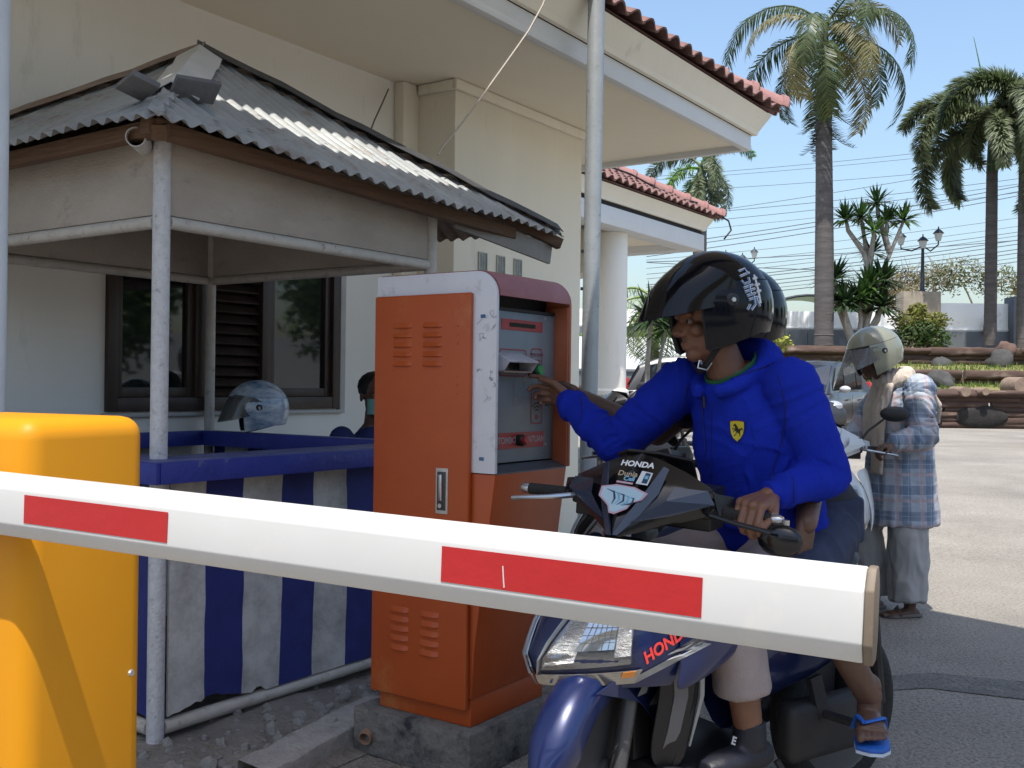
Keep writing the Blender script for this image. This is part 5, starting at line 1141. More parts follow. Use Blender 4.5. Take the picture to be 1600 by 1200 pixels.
q = MB(); torso_mb(q, P['pel'], P['che'], P['nek'], SL, [(.145,.125),(.135,.115),(.145,.12),(.13,.10),(.075,.07)]); limb(q, [P['sl'],P['sl'].lerp(P['el'],.35)], [.066,.06]); limb(q, [P['sr'],P['sr'].lerp(P['er'],.5)], [.075,.07]); me = fuse(q, .010, 4); warp(me, .005, (9,9,12), 3); put('shirt', me, M('dark_navy_shirt',(.015,.018,.03),.85), pp)
q = MB(); q.tube([P['pel']-Vector((0,0,.08)), P['pel']+Vector((0,0,.06))], [(.15,.12),(.15,.12)], 18, up=SL)
for a,b_,c_ in (('hl','kl','al'),('hr','kr','ar')): limb(q, [P[a],P[b_],P[b_].lerp(P[c_],.45)], [.092,.078,.072])
me = fuse(q, .009, 4); warp(me, .006, (10,10,10), 5); put('jeans', me, M('dark_denim',(.012,.02,.05),.85,scale=30,col2=(.02,.03,.07),bump=.2,bscale=300), pp)
flip = M('blue_rubber', (.015,.10,.42), .5); flipw = M('pale_rubber', (.42,.5,.6), .6)
for g_, fd in ((gl,FD),(gr_,SF)):
    lt_ = Vector((0,0,1)).cross(fd); out = [(-.075,.0),(-.06,.032),(-.0,.040),(.09,.050),(.15,.048),(.185,.025),(.19,-.01),(.17,-.045),(.10,-.046),(0,-.036),(-.06,-.03)]
    q = MB(); q.prism(out, (g_-Vector((0,0,.045)), fd, lt_), .012); fl = obj('flip_flop', q, flip, pp, bevel=.003); q = MB(); q.prism([(x*1.01,y*1.01) for x,y in out], (g_-Vector((0,0,.0535)), fd, lt_), .008); obj('sole', q, flipw, fl)
    tp = g_+fd*.135-lt_*.022+Vector((0,0,.022))
    for s_ in (-1,1): q = MB(); q.tube([tp, g_+fd*.075+lt_*(.036*s_)+Vector((0,0,.022)), g_+fd*.02+lt_*(.044*s_)-Vector((0,0,.03))], [(.004,.007),(.004,.009),(.004,.010)], 8, up=(0,0,1)); obj('strap', q, flip, fl, smooth=True)
helmet(pp, hp+Vector((.01,0,.02)), (-.9,-.35,-.1), (0,0,1), MATS['helmet_black'], smoke, 1.05)
# ------------------------------------------------------------ woman with the white scooter
wp_ = at(1400, 950, 6.1); WB = Vector((2.30, 6.12, 0))
wo_ = thing('person', 'woman in a plaid shirt, beige scarf and olive helmet standing by a white scooter', 'person', WB)
WF = Vector((-.985,-.17,0)); WL = Vector((.17,-.985,0))
def wv(f_, l_, z): return WF*f_+WL*l_+Vector((0,0,z))
Wj = dict(pel=wv(-.02,0,.92), che=wv(-.02,0,1.17), nek=wv(.03,0,1.39), sl=wv(-.04,.17,1.33), sr=wv(-.02,-.17,1.33), el=wv(-.01,.27,1.07), er=wv(.14,-.18,1.06), wl=wv(.20,.32,1.025), wr=wv(.36,-.06,.93), hl=wv(-.03,.075,.86), hr=wv(-.01,-.075,.86), kl=wv(-.02,.11,.48), kr=wv(.15,-.10,.50), al=wv(-.03,.12,.08), ar=wv(.06,-.12,.08))
hw_ = wv(.16,0,1.525); WH = (WF+Vector((0,0,-.30))).normalized()
q = MB(); torso_mb(q, Wj['pel'], Wj['che'], Wj['nek'], WL, [(.15,.11),(.12,.09),(.13,.10),(.11,.075),(.05,.05)]); limb(q, [Wj['sl'],Wj['el'],Wj['wl']], [.046,.038,.026]); limb(q, [Wj['sr'],Wj['er'],Wj['wr']], [.046,.038,.026])
for a,b_,c_ in (('hl','kl','al'),('hr','kr','ar')): limb(q, [Wj[a],Wj[b_],Wj[c_]], [.08,.055,.036])
limb(q, [Wj['nek']-Vector((0,0,.04)), hw_+Vector((0,0,-.07))-WH*.02], [.05,.05]); d1 = fuse(q, .010, 3); q = MB(); head_mb(q, hw_, WH, (0,0,1), .95); foot_mb(q, Wj['al']+Vector((0,0,.005)), WF); foot_mb(q, Wj['ar']+Vector((0,0,.005)), WF); d2 = fuse(q, .006, 2)
q = MB(); hand_mb(q, Wj['wl'], WF+Vector((0,0,-.2)), (0,.0,-1), [(40,55,30)]*4, thumb=(30,5), side=1, size=.95); hand_mb(q, Wj['wr'], WF+Vector((0,0,-.25)), (0,0,-1), [(40,55,30)]*4, thumb=(30,5), side=-1, size=.95); d3 = fuse(q, .005, 2)
wb_ = put('body', join_meshes('body', [d1,d2,d3]), skin2, wo_); eyes(hw_, WH, (0,0,1), wb_, .95)
def plaid():
    mt = bpy.data.materials.new('plaid_cotton'); mt.use_nodes = True; n = mt.node_tree.nodes; l = mt.node_tree.links; b = n['Principled BSDF']; b.inputs['Roughness'].default_value = .85
    tc = n.new('ShaderNodeTexCoord'); sp_ = n.new('ShaderNodeSeparateXYZ'); l.new(tc.outputs['Object'], sp_.inputs[0]); col = (.34,.38,.44,1); prev = None
    def band(src, per, w0, off):
        a = n.new('ShaderNodeMath'); a.operation='ADD'; a.inputs[1].default_value = off; l.new(src, a.inputs[0]); p_ = n.new('ShaderNodeMath'); p_.operation='PINGPONG'; p_.inputs[1].default_value = per; l.new(a.outputs[0], p_.inputs[0]); g_ = n.new('ShaderNodeMath'); g_.operation='LESS_THAN'; g_.inputs[1].default_value = w0; l.new(p_.outputs[0], g_.inputs[0]); return g_.outputs[0]
    for src, per, w0, off, c_, f in ((sp_.outputs[2],.075,.026,0,(.07,.12,.21,1),.55),(sp_.outputs[0],.07,.024,.01,(.07,.12,.21,1),.55),(sp_.outputs[2],.075,.010,.06,(.42,.30,.30,1),.6),(sp_.outputs[0],.07,.010,.06,(.42,.30,.30,1),.6),(sp_.outputs[2],.03,.003,.0,(.4,.44,.5,1),.4),(sp_.outputs[0],.035,.003,.0,(.4,.44,.5,1),.4)):
        bd_ = band(src, per, w0, off); fm = n.new('ShaderNodeMath'); fm.operation='MULTIPLY'; fm.inputs[1].default_value = f; l.new(bd_, fm.inputs[0]); mx = n.new('ShaderNodeMix'); mx.data_type='RGBA'; l.new(fm.outputs[0], mx.inputs[0]); mx.inputs[7].default_value = c_
        if prev: l.new(prev, mx.inputs[6])
        else: mx.inputs[6].default_value = col
        prev = mx.outputs[2]
    l.new(prev, b.inputs['Base Color']); return mt
q = MB(); q.tube([wv(-.03,0,.535),wv(-.03,0,.70),wv(-.03,0,.95),wv(-.03,0,1.18),wv(-.02,0,1.31),wv(.0,0,1.38)], [(.215,.215),(.21,.205),(.19,.18),(.17,.15),(.15,.112),(.07,.07)], 24, up=WL); limb(q, [Wj['sl'],Wj['el'],Wj['wl'].lerp(Wj['el'],.12)], [.078,.072,.050]); limb(q, [Wj['sr'],Wj['er'],Wj['wr'].lerp(Wj['er'],.12)], [.078,.070,.05])
me = fuse(q, .009, 4); crease(me, .016, [(Wj['sl'],Wj['el'],1.2),(Wj['el'],Wj['wl'],1.3),(wv(-.03,0,.6),wv(-.03,0,1.3),.25)], 2.0, 30, 6); warp(me, .012, (11,11,2.5), 1.5); warp(me, .004, (18,18,12), 3.5); put('shirt', me, plaid(), wo_)
q = MB(); limb(q, [Wj['hl'],Wj['kl']], [.080,.102]); limb(q, [Wj['hr'],Wj['kr']], [.098,.095]); q.tube([Wj['kl'],wv(-.02,.11,.25),wv(-.02,.12,.10)], [.102,.106,.100], 18); q.tube([Wj['kr'],wv(.11,-.11,.28),wv(.06,-.12,.10)], [.095,.098,.092], 18); q.tube([wv(-.02,0,.80),wv(-.02,0,.95)], [(.17,.14),(.15,.12)], 18, up=WL)
me = fuse(q, .008, 4); warp(me, .014, (14,14,2.6), 2.5); warp(me, .006, (20,20,9), 7.5); put('trousers', me, M('grey_cotton',(.36,.355,.35),.85,bump=.15,bscale=200,var=.06,scale=4), wo_)
q = MB(); rows = []
sc_m = M('beige_scarf', (.46,.39,.33), .9, scale=8, col2=(.52,.45,.385), bump=.2, bscale=120)
q.tube([wv(.02,0,1.40)+ (WF*math.cos(a)+WL*math.sin(a))*.085+Vector((0,0,-.02*math.cos(a))) for a in [2*math.pi*k/14 for k in range(15)]], [(.05,.032)]*15, 12)
q.tube([wv(.10,.06,1.36),wv(.15,.075,1.22),wv(.17,.08,1.0),wv(.17,.08,.84)], [(.022,.055),(.016,.07),(.014,.07),(.010,.06)], 14, up=WF); q.tube([wv(.09,-.05,1.36),wv(.14,-.06,1.22),wv(.15,-.06,1.02)], [(.02,.05),(.015,.06),(.012,.055)], 14, up=WF)
q.tube([wv(.02,.06,1.40),wv(-.09,.06,1.36),wv(-.17,.04,1.25),wv(-.20,.03,1.14)], [(.03,.08),(.025,.12),(.022,.12),(.012,.08)], 14, up=(0,0,1))
me = fuse(q, .006, 3); warp(me, .010, (30,30,2.5), 6); put('scarf', me, sc_m, wo_)
for a in ('al','ar'):
    g_ = Wj[a]-Vector((0,0,.057)); q = MB(); q.prism([(-.08,.0),(-.06,.034),(.02,.036),(.12,.042),(.17,.02),(.17,-.02),(.12,-.04),(.02,-.034),(-.06,-.03)], (g_-Vector((0,0,.02)), WF, WL), -.02 if WF.cross(WL).z < 0 else .02); sd2 = obj('sandal', q, M('sandal_grey',(.16,.14,.125),.7), wo_, bevel=.004); q = MB(); q.tube([g_+WF*.08+WL*.042-Vector((0,0,.01)), g_+WF*.08+Vector((0,0,.032)), g_+WF*.08-WL*.042-Vector((0,0,.01))], [(.02,.005)]*3, 8); obj('strap', q, MATS['sandal_grey'], sd2)
helmet(wo_, hw_+Vector((.01,0,.02)), WH, (0,0,1), M('helmet_olive',(.22,.225,.17),.16,coat=.6), clear_v, 1.0, vis=(.255,-.075,.05))
wh_paint = M('white_scooter_paint', (.55,.57,.58), .25, coat=.5)
sc2, _ = scooter('white scooter with a black mirror held by the woman in plaid', Vector((1.85,6.16,0)), R(12), 8, wh_paint, stickers=False, full=False)
# ------------------------------------------------------------ attendant behind the machine and the helmet on the ledge
ap = at(583, 640, 5.75); AB = Vector((ap.x, ap.y, 0))
an = thing('person', 'seated attendant in grey and navy uniform with a green face mask', 'person', AB)
AF = Vector((.45,-.89,0)); ALt = Vector((.89,.45,0))
q = MB(); torso_mb(q, (0,0,.55), (0,0,.83), (0,0,1.10), ALt, [(.15,.11),(.14,.11),(.16,.115),(.14,.09),(.058,.058)])
for s_ in (-1,1): limb(q, [ALt*(.18*s_)+Vector((0,0,1.03)), ALt*(.24*s_)+AF*.03+Vector((0,0,.77)), ALt*(.12*s_)+AF*.24+Vector((0,0,.66))], [.05,.042,.03]); limb(q, [ALt*(.1*s_)+Vector((0,0,.52)), ALt*(.13*s_)+AF*.40+Vector((0,0,.50)), ALt*(.13*s_)+AF*.38+Vector((0,0,.08))], [.08,.058,.04]); hand_mb(q, ALt*(.12*s_)+AF*.24+Vector((0,0,.66)), AF+Vector((0,0,-.3)), (0,0,-1), [(15,20,15)]*4, side=s_); foot_mb(q, ALt*(.13*s_)+AF*.38+Vector((0,0,.085)), AF)
ah = Vector((0,0,1.265))+AF*.03; limb(q, [Vector((0,0,1.06)), ah-Vector((0,0,.07))], [.055,.052]); head_mb(q, ah, AF, (0,0,1)); ab_ = put('body', fuse(q, .007, 2), skin2, an); eyes(ah, AF, (0,0,1), ab_)
q = MB(); torso_mb(q, (0,0,.58), (0,0,.83), (0,0,1.09), ALt, [(.175,.135),(.165,.13),(.18,.135),(.155,.105),(.068,.068)])
for s_ in (-1,1): limb(q, [ALt*(.18*s_)+Vector((0,0,1.02)), ALt*(.24*s_)+AF*.03+Vector((0,0,.77)), ALt*(.14*s_)+AF*.20+Vector((0,0,.68))], [.072,.06,.045])
me = fuse(q, .009, 4); warp(me, .005, (9,9,10), 2)
gs = M('grey_uniform', (.20,.21,.24), .85); nv = M('navy_yoke', (.015,.025,.10), .85); me.materials.append(gs); me.materials.append(nv)
for pl in me.polygons:
    if sum((me.vertices[i].co.z for i in pl.vertices))/len(pl.vertices) > 1.005: pl.material_index = 1
put('shirt', me, None, an)
q = MB(); limb(q, [Vector((0,0,.53)), Vector((0,0,.60))], [.15,.15])
for s_ in (-1,1): limb(q, [ALt*(.1*s_)+Vector((0,0,.52)), ALt*(.13*s_)+AF*.40+Vector((0,0,.50)), ALt*(.13*s_)+AF*.38+Vector((0,0,.14))], [.095,.075,.065])
put('trousers', fuse(q, .01, 3), nv, an)
q = MB(); q.ell(ah+Vector((0,0,.047))-AF*.02, (.094,.094,.088), 16); hr_ = q.mesh('hair', smooth=True); put('hair', hr_, M('black_hair',(.008,.007,.006),.6), an)
lt_ = Vector((0,0,1)).cross(AF); q = MB(); q.grid([[ah+AF*(.062+.058*math.cos(R(a)))+lt_*(.068*math.sin(R(a)))+Vector((0,0,z)) for a in range(-80,81,16)] for z in (-.02,-.045,-.075,-.105)], th=.003); obj('face_mask', q, M('green_mask',(.16,.36,.33),.8), an, smooth=True)
st_ = thing('stool', 'plain dark stool under the seated attendant', 'stool', AB); q = MB(); q.lathe([(.16,.41),(.17,.42),(.17,.445),(.15,.45)], 20); obj('seat', q, blackp, st_)
for k in range(4): a = R(45+90*k); q = MB(); q.tube([(.11*math.cos(a),.11*math.sin(a),.415),(.16*math.cos(a),.16*math.sin(a),0)], .013, 8); obj('leg', q, alloy, st_)
lc = LN+e1*(L1-.03)+e2*1.17; LH = thing('helmet', 'white helmet with blue graphics resting on the back ledge of the booth', 'helmet', (lc.x, lc.y, ZK+.031))
whm = M('helmet_white_blue', (.62,.64,.66), .2, scale=9, col2=(.08,.16,.26), coat=.5, stretch=(1,1,2.2), dirt=(.05,.06,.08), dirt_amt=.2, dirt_scale=11)
h3, F3, sp3 = helmet(LH, Vector((0,0,.118)), (-.93,-.36,.0), (0,0,1), whm, M('tinted_visor',(.10,.10,.095),.08,alpha=.75), 1.0, vis=(.205,-.075,.075), name='shell')
for k in range(5):
    q = MB(); q.tube([sp3(95+12*k,45-6*k,1.008), sp3(110+12*k,38-6*k,1.008), sp3(130+12*k,20-6*k,1.008)], [.002,.006,.001], 6); o = obj('stripe', q, M('stripe_blue',(.03,.10,.22),.3), h3, smooth=True); o.data.transform(F3)
# ================================================================ far side of the car park
random.seed(21)
logm = M('log_brown', (.040,.024,.019), .9, scale=2.2, col2=(.095,.058,.044), bump=.8, bscale=9, stretch=(.35,1,1.6), dirt=(.26,.20,.16), dirt_amt=.16, dirt_scale=2)
logend = M('log_end', (.16,.11,.08), .85, scale=8, col2=(.27,.20,.15), bump=.4)
grassm = M('grass_soil', (.13,.12,.045), .95, scale=2.5, col2=(.22,.20,.07), bump=.8, bscale=30)
def log_mesh(ln, r, seed):
    q = MB(); n = 12; pts = []; rr = []
    for i in range(n): pts.append((ln*i/(n-1)-ln/2, .03*noise.noise((i*.6,seed,0)), .03*noise.noise((i*.6,seed,5)))); rr.append(r*(1+.13*noise.noise((i*.9,seed,9))))
    q.tube(pts, rr, 12); q.v = [(x, y*1.0, (abs(z)**.6*.15**.4)*(1 if z > 0 else -1)) for x, y, z in q.v]; me = q.mesh('log', smooth=True, angle=50)
    me.materials.append(logm); me.materials.append(logend)
    for p in me.polygons:
        if len(p.vertices) > 4: p.material_index = 1
    return me
LOGS = [log_mesh(3.2, .15, i) for i in range(4)]
def logwall(label, x0, x1, y, z0, z1, slope_=0.0, lay=.26):
    t = thing('log_wall', label, 'retaining wall', ((x0+x1)/2, y, z0)); rows = max(1, round((z1-z0)/lay)); hh = (z1-z0)/rows
    for k in range(rows):
        x = x0 - random.uniform(0,3); 
        while x < x1:
            o = put('log', LOGS[random.randrange(4)], None, t); top_ = k == rows-1; o.location = (x+1.6-(x0+x1)/2, random.uniform(-.05,.05)+(-.10 if top_ else .05), hh*(k+.5)); sc_ = hh/.27; o.scale = (random.uniform(.9,1.05), sc_*random.uniform(.8,1.5) if not top_ else 1.0, sc_*1.12 if not top_ else max(.62,sc_)); o.rotation_euler = (random.random()*6, 0, slope_); x += 3.1
    return t
def terrace(name, x0, x1, y0, y1, z0, z1, mt):
    q = MB(); q.grid([[(x0+(x1-x0)*i/30, y0+(y1-y0)*j/8, z0+(z1-z0)*j/8+.06*noise.noise((i*.7,j*.9,z0))*(1 if 0<j<8 else 0)) for i in range(31)] for j in range(9)]); return struct(obj(name, q, mt, smooth=True))
XA, XB = 3.0, 34.0
logwall('tall brown log retaining wall along the far edge of the car park', XA, XB, 30.0, .23, 1.33, 0.0, .155)
terrace('terrace', XA-1, XB, 30.08, 33.0, 1.22, 1.55, grassm)
logwall('low middle log edging on the grass terrace', XA, XB, 33.0, 1.52, 1.96, 0.0, .22)
terrace('terrace', XA-1, XB, 33.08, 36.0, 1.92, 2.25, grassm)
logwall('upper log edging below the white boundary wall', XA, XB, 36.0, 2.22, 2.80, 0.0, .2)
terrace('terrace', XA-1, XB, 36.08, 60.0, 2.72, 3.15, M('dry_grass_soil', (.20,.17,.075), .95, scale=1.5, col2=(.33,.27,.14), bump=.7, bscale=20))
for i, (px, py, d, r_) in enumerate(((1506,612,29.75,.19),(1537,612,29.75,.14),(1596,604,29.9,.36))):
    p = at(px, py, d); q = MB(); q.tube([(0,0,0),(0,.9,.0)], [r_*.75,r_*.8], 14); o = obj('log_stub', q, logend, smooth=True); o.location = (p.x, p.y-.15, p.z); tag(o, ('broad cut log end lying on the tall log wall','small round log end poking out of the tall log wall','thick upright log stump at the end of the tall log wall')[i], 'log')
rockm = M('grey_rock', (.035,.035,.035), .9, scale=1.8, col2=(.085,.083,.08), bump=.9, bscale=8)
for i, (px, py, d, sx_, sz, lb) in enumerate(((1470,598,32.0,.55,.36,'large grey rock on the grass in front of the middle log edging'),(1470,569,35.4,.38,.26,'small grey rock at the foot of the upper log edging'),(1562,563,35.4,.4,.36,'dark rock below the slim palm trunk'),(1572,548,35.8,.38,.3,'reddish rock sitting on the upper log edging'))):
    p = at(px, py, d); q = MB(); q.ell((0,0,0),(sx_,sx_*.6,sz),16); me = q.mesh('rock', smooth=True, angle=40)
    for v in me.vertices: v.co *= 1+.5*noise.noise(v.co*3.2+Vector((i*4,0,0)))+.25*noise.noise(v.co*8+Vector((i*4,0,0)))
    o = put('rock', me, rockm if i < 3 else M('red_rock',(.12,.075,.06),.9,var=.3,scale=3)); o.location = p; tag(o, lb, 'rock')
# hollows at the foot of the log wall: lumps coloured near-black for shade
for i, (px, lb) in enumerate(((1452,'hollow in the log wall beside the standing woman, its shade painted near-black'),(1538,'wide hollow low in the log wall, its shade painted near-black'))):
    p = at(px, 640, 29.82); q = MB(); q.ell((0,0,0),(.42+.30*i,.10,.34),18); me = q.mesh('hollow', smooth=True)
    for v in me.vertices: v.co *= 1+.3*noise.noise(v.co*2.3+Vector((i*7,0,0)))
    o = put('painted_hollow', me, M('hollow_shade',(.02,.018,.017),.9,var=.4,scale=5,bump=.6)); o.location = (p.x, 29.93, .23+.36); tag(o, lb, 'stone')
# grass blades on the terraces
gbl = M('grass_blade', (.10,.15,.025), .8, island=.45)
q = MB()
for i in range(9000):
    k = random.choice((0,0,1)); y = random.uniform(*((30.4,32.7),(33.3,35.7))[k]); x = random.uniform(8, 27)
    if noise.noise((x*.5,y*.5,k)) < -.15: continue
    z = (1.22+.33*(y-30.08)/2.92, 1.92+.33*(y-33.08)/2.92)[k]; h = random.uniform(.06,.2); a = random.random()*6.3; dx, dy = math.cos(a)*.02, math.sin(a)*.02; lx, ly = random.uniform(-.06,.06), random.uniform(-.06,.06)
    q.add([(x-dx,y-dy,z-.03),(x+dx,y+dy,z-.03),(x+lx,y+ly,z+h)], [(0,1,2)])
o = obj('grass', q, gbl, kind='stuff'); o['label'] = 'short sunlit grass on the log terraces'; o['category'] = 'grass'
# ---------------------------------------------------------------- white boundary wall with slate base
wwall = M('whitewash', (.84,.85,.86), .85, scale=.5, col2=(.89,.90,.91), bump=.1, dirt=(.45,.46,.47), dirt_amt=.12, dirt_scale=1.2); slate = M('slate_paint', (.13,.145,.165), .85, var=.15, scale=1.2); tanp = M('tan_pillar', (.30,.26,.21), .85, var=.15, scale=3)
bw_ = thing('boundary_wall', 'long white boundary wall with slate grey base behind the terraces', 'wall', (12, 40, 2.9))
for x0, x1, zt in ((2.0,11.5,4.35),(11.52,16.3,4.35),(16.32,20.7,4.75),(20.72,36,4.75)):
    q = MB(); q.box((x0-12,0,.75),(x1-12,.2,zt-2.9)); obj('wall_panel', q, wwall, bw_, bevel=.01); q = MB(); q.box((x0-12,-.06,-.6),(x1-12,.26,.749)); obj('wall_base', q, slate, bw_)
    q = MB(); q.box((x0-12,-.04,.80),(x1-12,-.002,.86)); obj('string_course', q, wwall, bw_)
for px, zt, wd in ((1440,5.15,1.45),(1597,5.0,.7)):
    p = at(px, 500, 39.6); q = MB(); q.box((p.x-12-wd/2,-.45,-.5),(p.x-12+wd/2,.35,zt-2.9)); obj('pillar', q, tanp if px < 1500 else slate, bw_, bevel=.02)
# dark slatted gate and hedge wall seen past the porch column
sw = thing('slate_wall', 'dark slate garden wall behind the parked cars', 'wall', (4.2, 30.5, .23)); q = MB(); q.box((-4.5,0,0),(2.6,.25,1.55)); obj('panel', q, slate, sw); q = MB(); q.box((-4.5,.4,0),(2.6,.6,2.6)); obj('upper_wall', q, wwall, sw)
q = MB(); q.box((-4.5,-.05,1.551),(2.6,.3,1.62)); obj('coping', q, slate, sw)
# lamp posts
iron = M('lamp_iron', (.02,.03,.045), .5); opal = M('lamp_glass', (.55,.57,.58), .3)
def lamp(label, px, py_top, py_base, d):
    a = at(px, py_base, d); b_ = at(px, py_top, d); t = thing('street_lamp', label, 'lamp post', a); H = b_.z-a.z
    q = MB(); q.lathe([(.16,0),(.12,.15),(.08,.3),(.065,H*.5),(.05,H-.3)], 12); obj('post', q, iron, t, smooth=True)
    for dx, dz in ((-.85,-.12),(0,-.25),(.6,.05)):
        q = MB(); q.tube([(0,0,H-.55),(dx*.5,0,H-.75),(dx,0,H-.55+dz),(dx,0,H-.4+dz)], .03, 8); arm_ = obj('bracket', q, iron, t, smooth=True)
        q = MB(); q.lathe([(.10,0),(.17,.28),(.17,.29)], 8, (dx,0,H-.4+dz)); ln_ = obj('lantern', q, opal, t); q = MB(); q.lathe([(.22,.29),(.10,.42),(.03,.46),(.02,.56)], 8, (dx,0,H-.4+dz)); obj('lantern_cap', q, iron, ln_)
lamp('three-armed black street lamp on the tan pillar', 1441, 362, 462, 39.7)
lamp('three-armed black street lamp half hidden behind the rider helmet', 1159, 392, 500, 52)
p = at(1540, 522, 39.85); t = thing('wall_lamp', 'small black lamp fixed to the white boundary wall', 'lamp', p); q = MB(); q.box((-.05,-.12,0),(.05,.09,.35)); obj('bracket', q, iron, t); q = MB(); q.lathe([(.09,.35),(.12,.55),(.05,.7)], 10, (.06,-.1,0)); obj('lantern', q, iron, t)
# blue arched awning beyond the wall
p = at(1268, 492, 46); t = thing('arched_awning', 'blue arched awning rising over the white wall', 'awning', (p.x,p.y,3)); q = MB(); q.grid([[(2.2*math.cos(R(a)), y, (p.z-3)-.25+1.1*math.sin(R(a))) for a in range(0,181,12)] for y in (0,2.5)], th=.05); obj('cover', q, M('awning_blue',(.08,.30,.38),.4), t, smooth=True); q = MB(); q.tube([(2.25*math.cos(R(a)),-.03,(p.z-3)-.25+1.13*math.sin(R(a))) for a in range(0,181,12)], .06, 8); obj('rim', q, iron, t)
for s_ in (-2.15,2.15): q = MB(); q.box((s_-.06,0,0),(s_+.06,.12,p.z-3-.2)); obj('post', q, iron, t)
# ---------------------------------------------------------------- palms
frondg = M('palm_leaf', (.080,.110,.042), .45, island=.4, transl=.35, spec=.5); frondy = M('palm_leaf_yellow', (.22,.20,.085), .55, island=.35, transl=.35); frondd = M('foxtail_leaf', (.17,.205,.115), .45, island=.5, transl=.35); frondn = M('young_leaf', (.13,.24,.04), .5, island=.3, transl=.35)
trunkm = M('palm_trunk', (.065,.058,.058), .9, scale=3, col2=(.12,.108,.105), bump=.6, bscale=9, stretch=(.4,.4,2.5)); shaft = M('crownshaft', (.05,.075,.03), .5, var=.3, scale=3)
def frond_mesh(name, L, droop, leaf, n=46, bushy=False, seed=0, mt=frondg):
    """arching rachis along +x with drooping leaflets"""
    rnd = random.Random(seed); q = MB(); pts = []; x = z = 0.0; a = R(48)
    for i in range(15):
        pts.append(Vector((x, .02*math.sin(i+seed), z))); x += L/14*math.cos(a); z += L/14*math.sin(a); a -= R(droop)/14*(1+.5*i/14)
    q.tube(pts, [max(.006,.045*(1-i/14.5)) for i in range(15)], 5)
    for k in range(n):
        t = .12+.88*k/n; i = min(13, int(t*14)); f = t*14-i; p = pts[i].lerp(pts[i+1], f); tg = (pts[i+1]-pts[i]).normalized(); up_ = tg.cross(Vector((0,1,0))).normalized()*-1
        ln = leaf*(.55+.45*math.sin(math.pi*min(1,t*.95+.08)))*rnd.uniform(.85,1.1)
        for rep in range(7 if bushy else 2):
            if bushy: ang_ = rnd.uniform(0, 2*math.pi); out = (Vector((0,1,0))*math.cos(ang_)+up_*math.sin(ang_))
            else: out = Vector((0, 1 if rep else -1, 0))*1.0 + up_*rnd.uniform(-.1,.35)
            d = (out*1.0+tg*rnd.uniform(.45,.8)).normalized(); w_ = d.cross(up_ if abs(d.dot(up_))<.9 else tg).normalized()*(.017 if not bushy else .021)*L/3
            g_ = Vector((0,0,-1)); m1 = p+d*ln*.5+g_*ln*(.10 if not bushy else .05); m2 = p+d*ln*.9+g_*ln*(.45 if not bushy else .22)
            q.add([p-w_*.5, p+w_*.5, m1+w_, m1-w_, m2], [(0,1,2,3),(3,2,4)])
    me = q.mesh(name); me.materials.append(mt); return me
def palm(label, base, H, rb, rt, nf, L, leaf, bushy, seed, bulge=1.0, cs=1.3, elev=(75,-55), mts=(frondg,frondy), droop=(95,150), skirt=False, lean=0.0, n=46, extra=None, group=None):
    rnd = random.Random(seed); t = thing('palm_tree', label, 'palm tree', base, 0, group); pts = []; rr = []
    for i in range(14): f = i/13; pts.append((lean*f*f, 0, H*f)); rr.append((rb+(rt-rb)*f)*(1+.18*(bulge-1)*math.sin(math.pi*min(1,f*1.4))+ .03*noise.noise((i*1.3,seed,0))))
    q = MB(); q.tube(pts, rr, 16); tr_ = obj('trunk', q, trunkm, t, smooth=True)
    for k in range(int(H/.7)): 
        f = (k+.5)/(int(H/.7)); q = MB(); q.lathe([((rb+(rt-rb)*f)*1.0,-.03),((rb+(rt-rb)*f)*1.045,0),((rb+(rt-rb)*f)*1.0,.03)], 16, (lean*f*f,0,H*f)); obj('ring_scar', q, trunkm, tr_, smooth=True)
    q = MB(); q.tube([(lean,0,H-.1),(lean,0,H+cs*.5),(lean,0,H+cs)], [rt*1.05,rt*.8,rt*.35], 14); obj('crownshaft', q, shaft, t, smooth=True)
    meshes = [frond_mesh('frond', L*rnd.uniform(.9,1.1), rnd.uniform(*droop), leaf, n, bushy, seed*10+k, mts[0] if k % 4 or len(mts) < 2 else mts[1]) for k in range(6)]
    for k in range(nf):
        f = k/(nf-1); el = elev[0]+(elev[1]-elev[0])*f**.8; az = k*2.399+rnd.uniform(-.2,.2); o = put('frond', meshes[k % 6], None, t); o.location = (lean, 0, H+cs*(.97-.22*f)); o.rotation_euler = (rnd.uniform(-.25,.25), R(48-el)*1.0, az); s_ = rnd.uniform(.88,1.08); o.scale = (s_,s_,s_)
    if skirt:
        dm = frond_mesh('dead_frond', L*.62, 70, leaf*.55, 34, False, seed+77, M('dead_leaf',(.035,.04,.025),.8,island=.5))
        for k in range(13): o = put('hanging_frond', dm, None, t); o.location = (lean+.1*math.cos(k), .1*math.sin(k*1.9), H+1.9-.22*(k%5)); o.rotation_euler = (rnd.uniform(-.2,.2), R(122+rnd.uniform(-22,10)), k*1.9)
    if extra: extra(t, H, rnd)
    return t
def tb(px, py, d): return at(px, py, d)
b0 = tb(1287, 540, 36.5)
palm('tall royal palm with hanging dead fronds rising over the terraces', b0, 8.1, .34, .28, 17, 4.6, .85, False, 1, 1.2, 3.4, (60,2), droop=(110,150), skirt=True, lean=-.1, n=84)
b1_ = tb(1547, 540, 38.5)
def spear(t, H, rnd): q = MB(); q.tube([(0,0,H+1),(-.3,0,H+3),(-.75,0,H+5.0)], [.06,.04,.01], 6); obj('spear_leaf', q, frondn, t); o = put('frond', frond_mesh('frond', 2.9, 120, .55, 60, True, 91, frondn), None, t); o.location = (0,0,H+.9); o.rotation_euler = (0,R(-28),R(172))
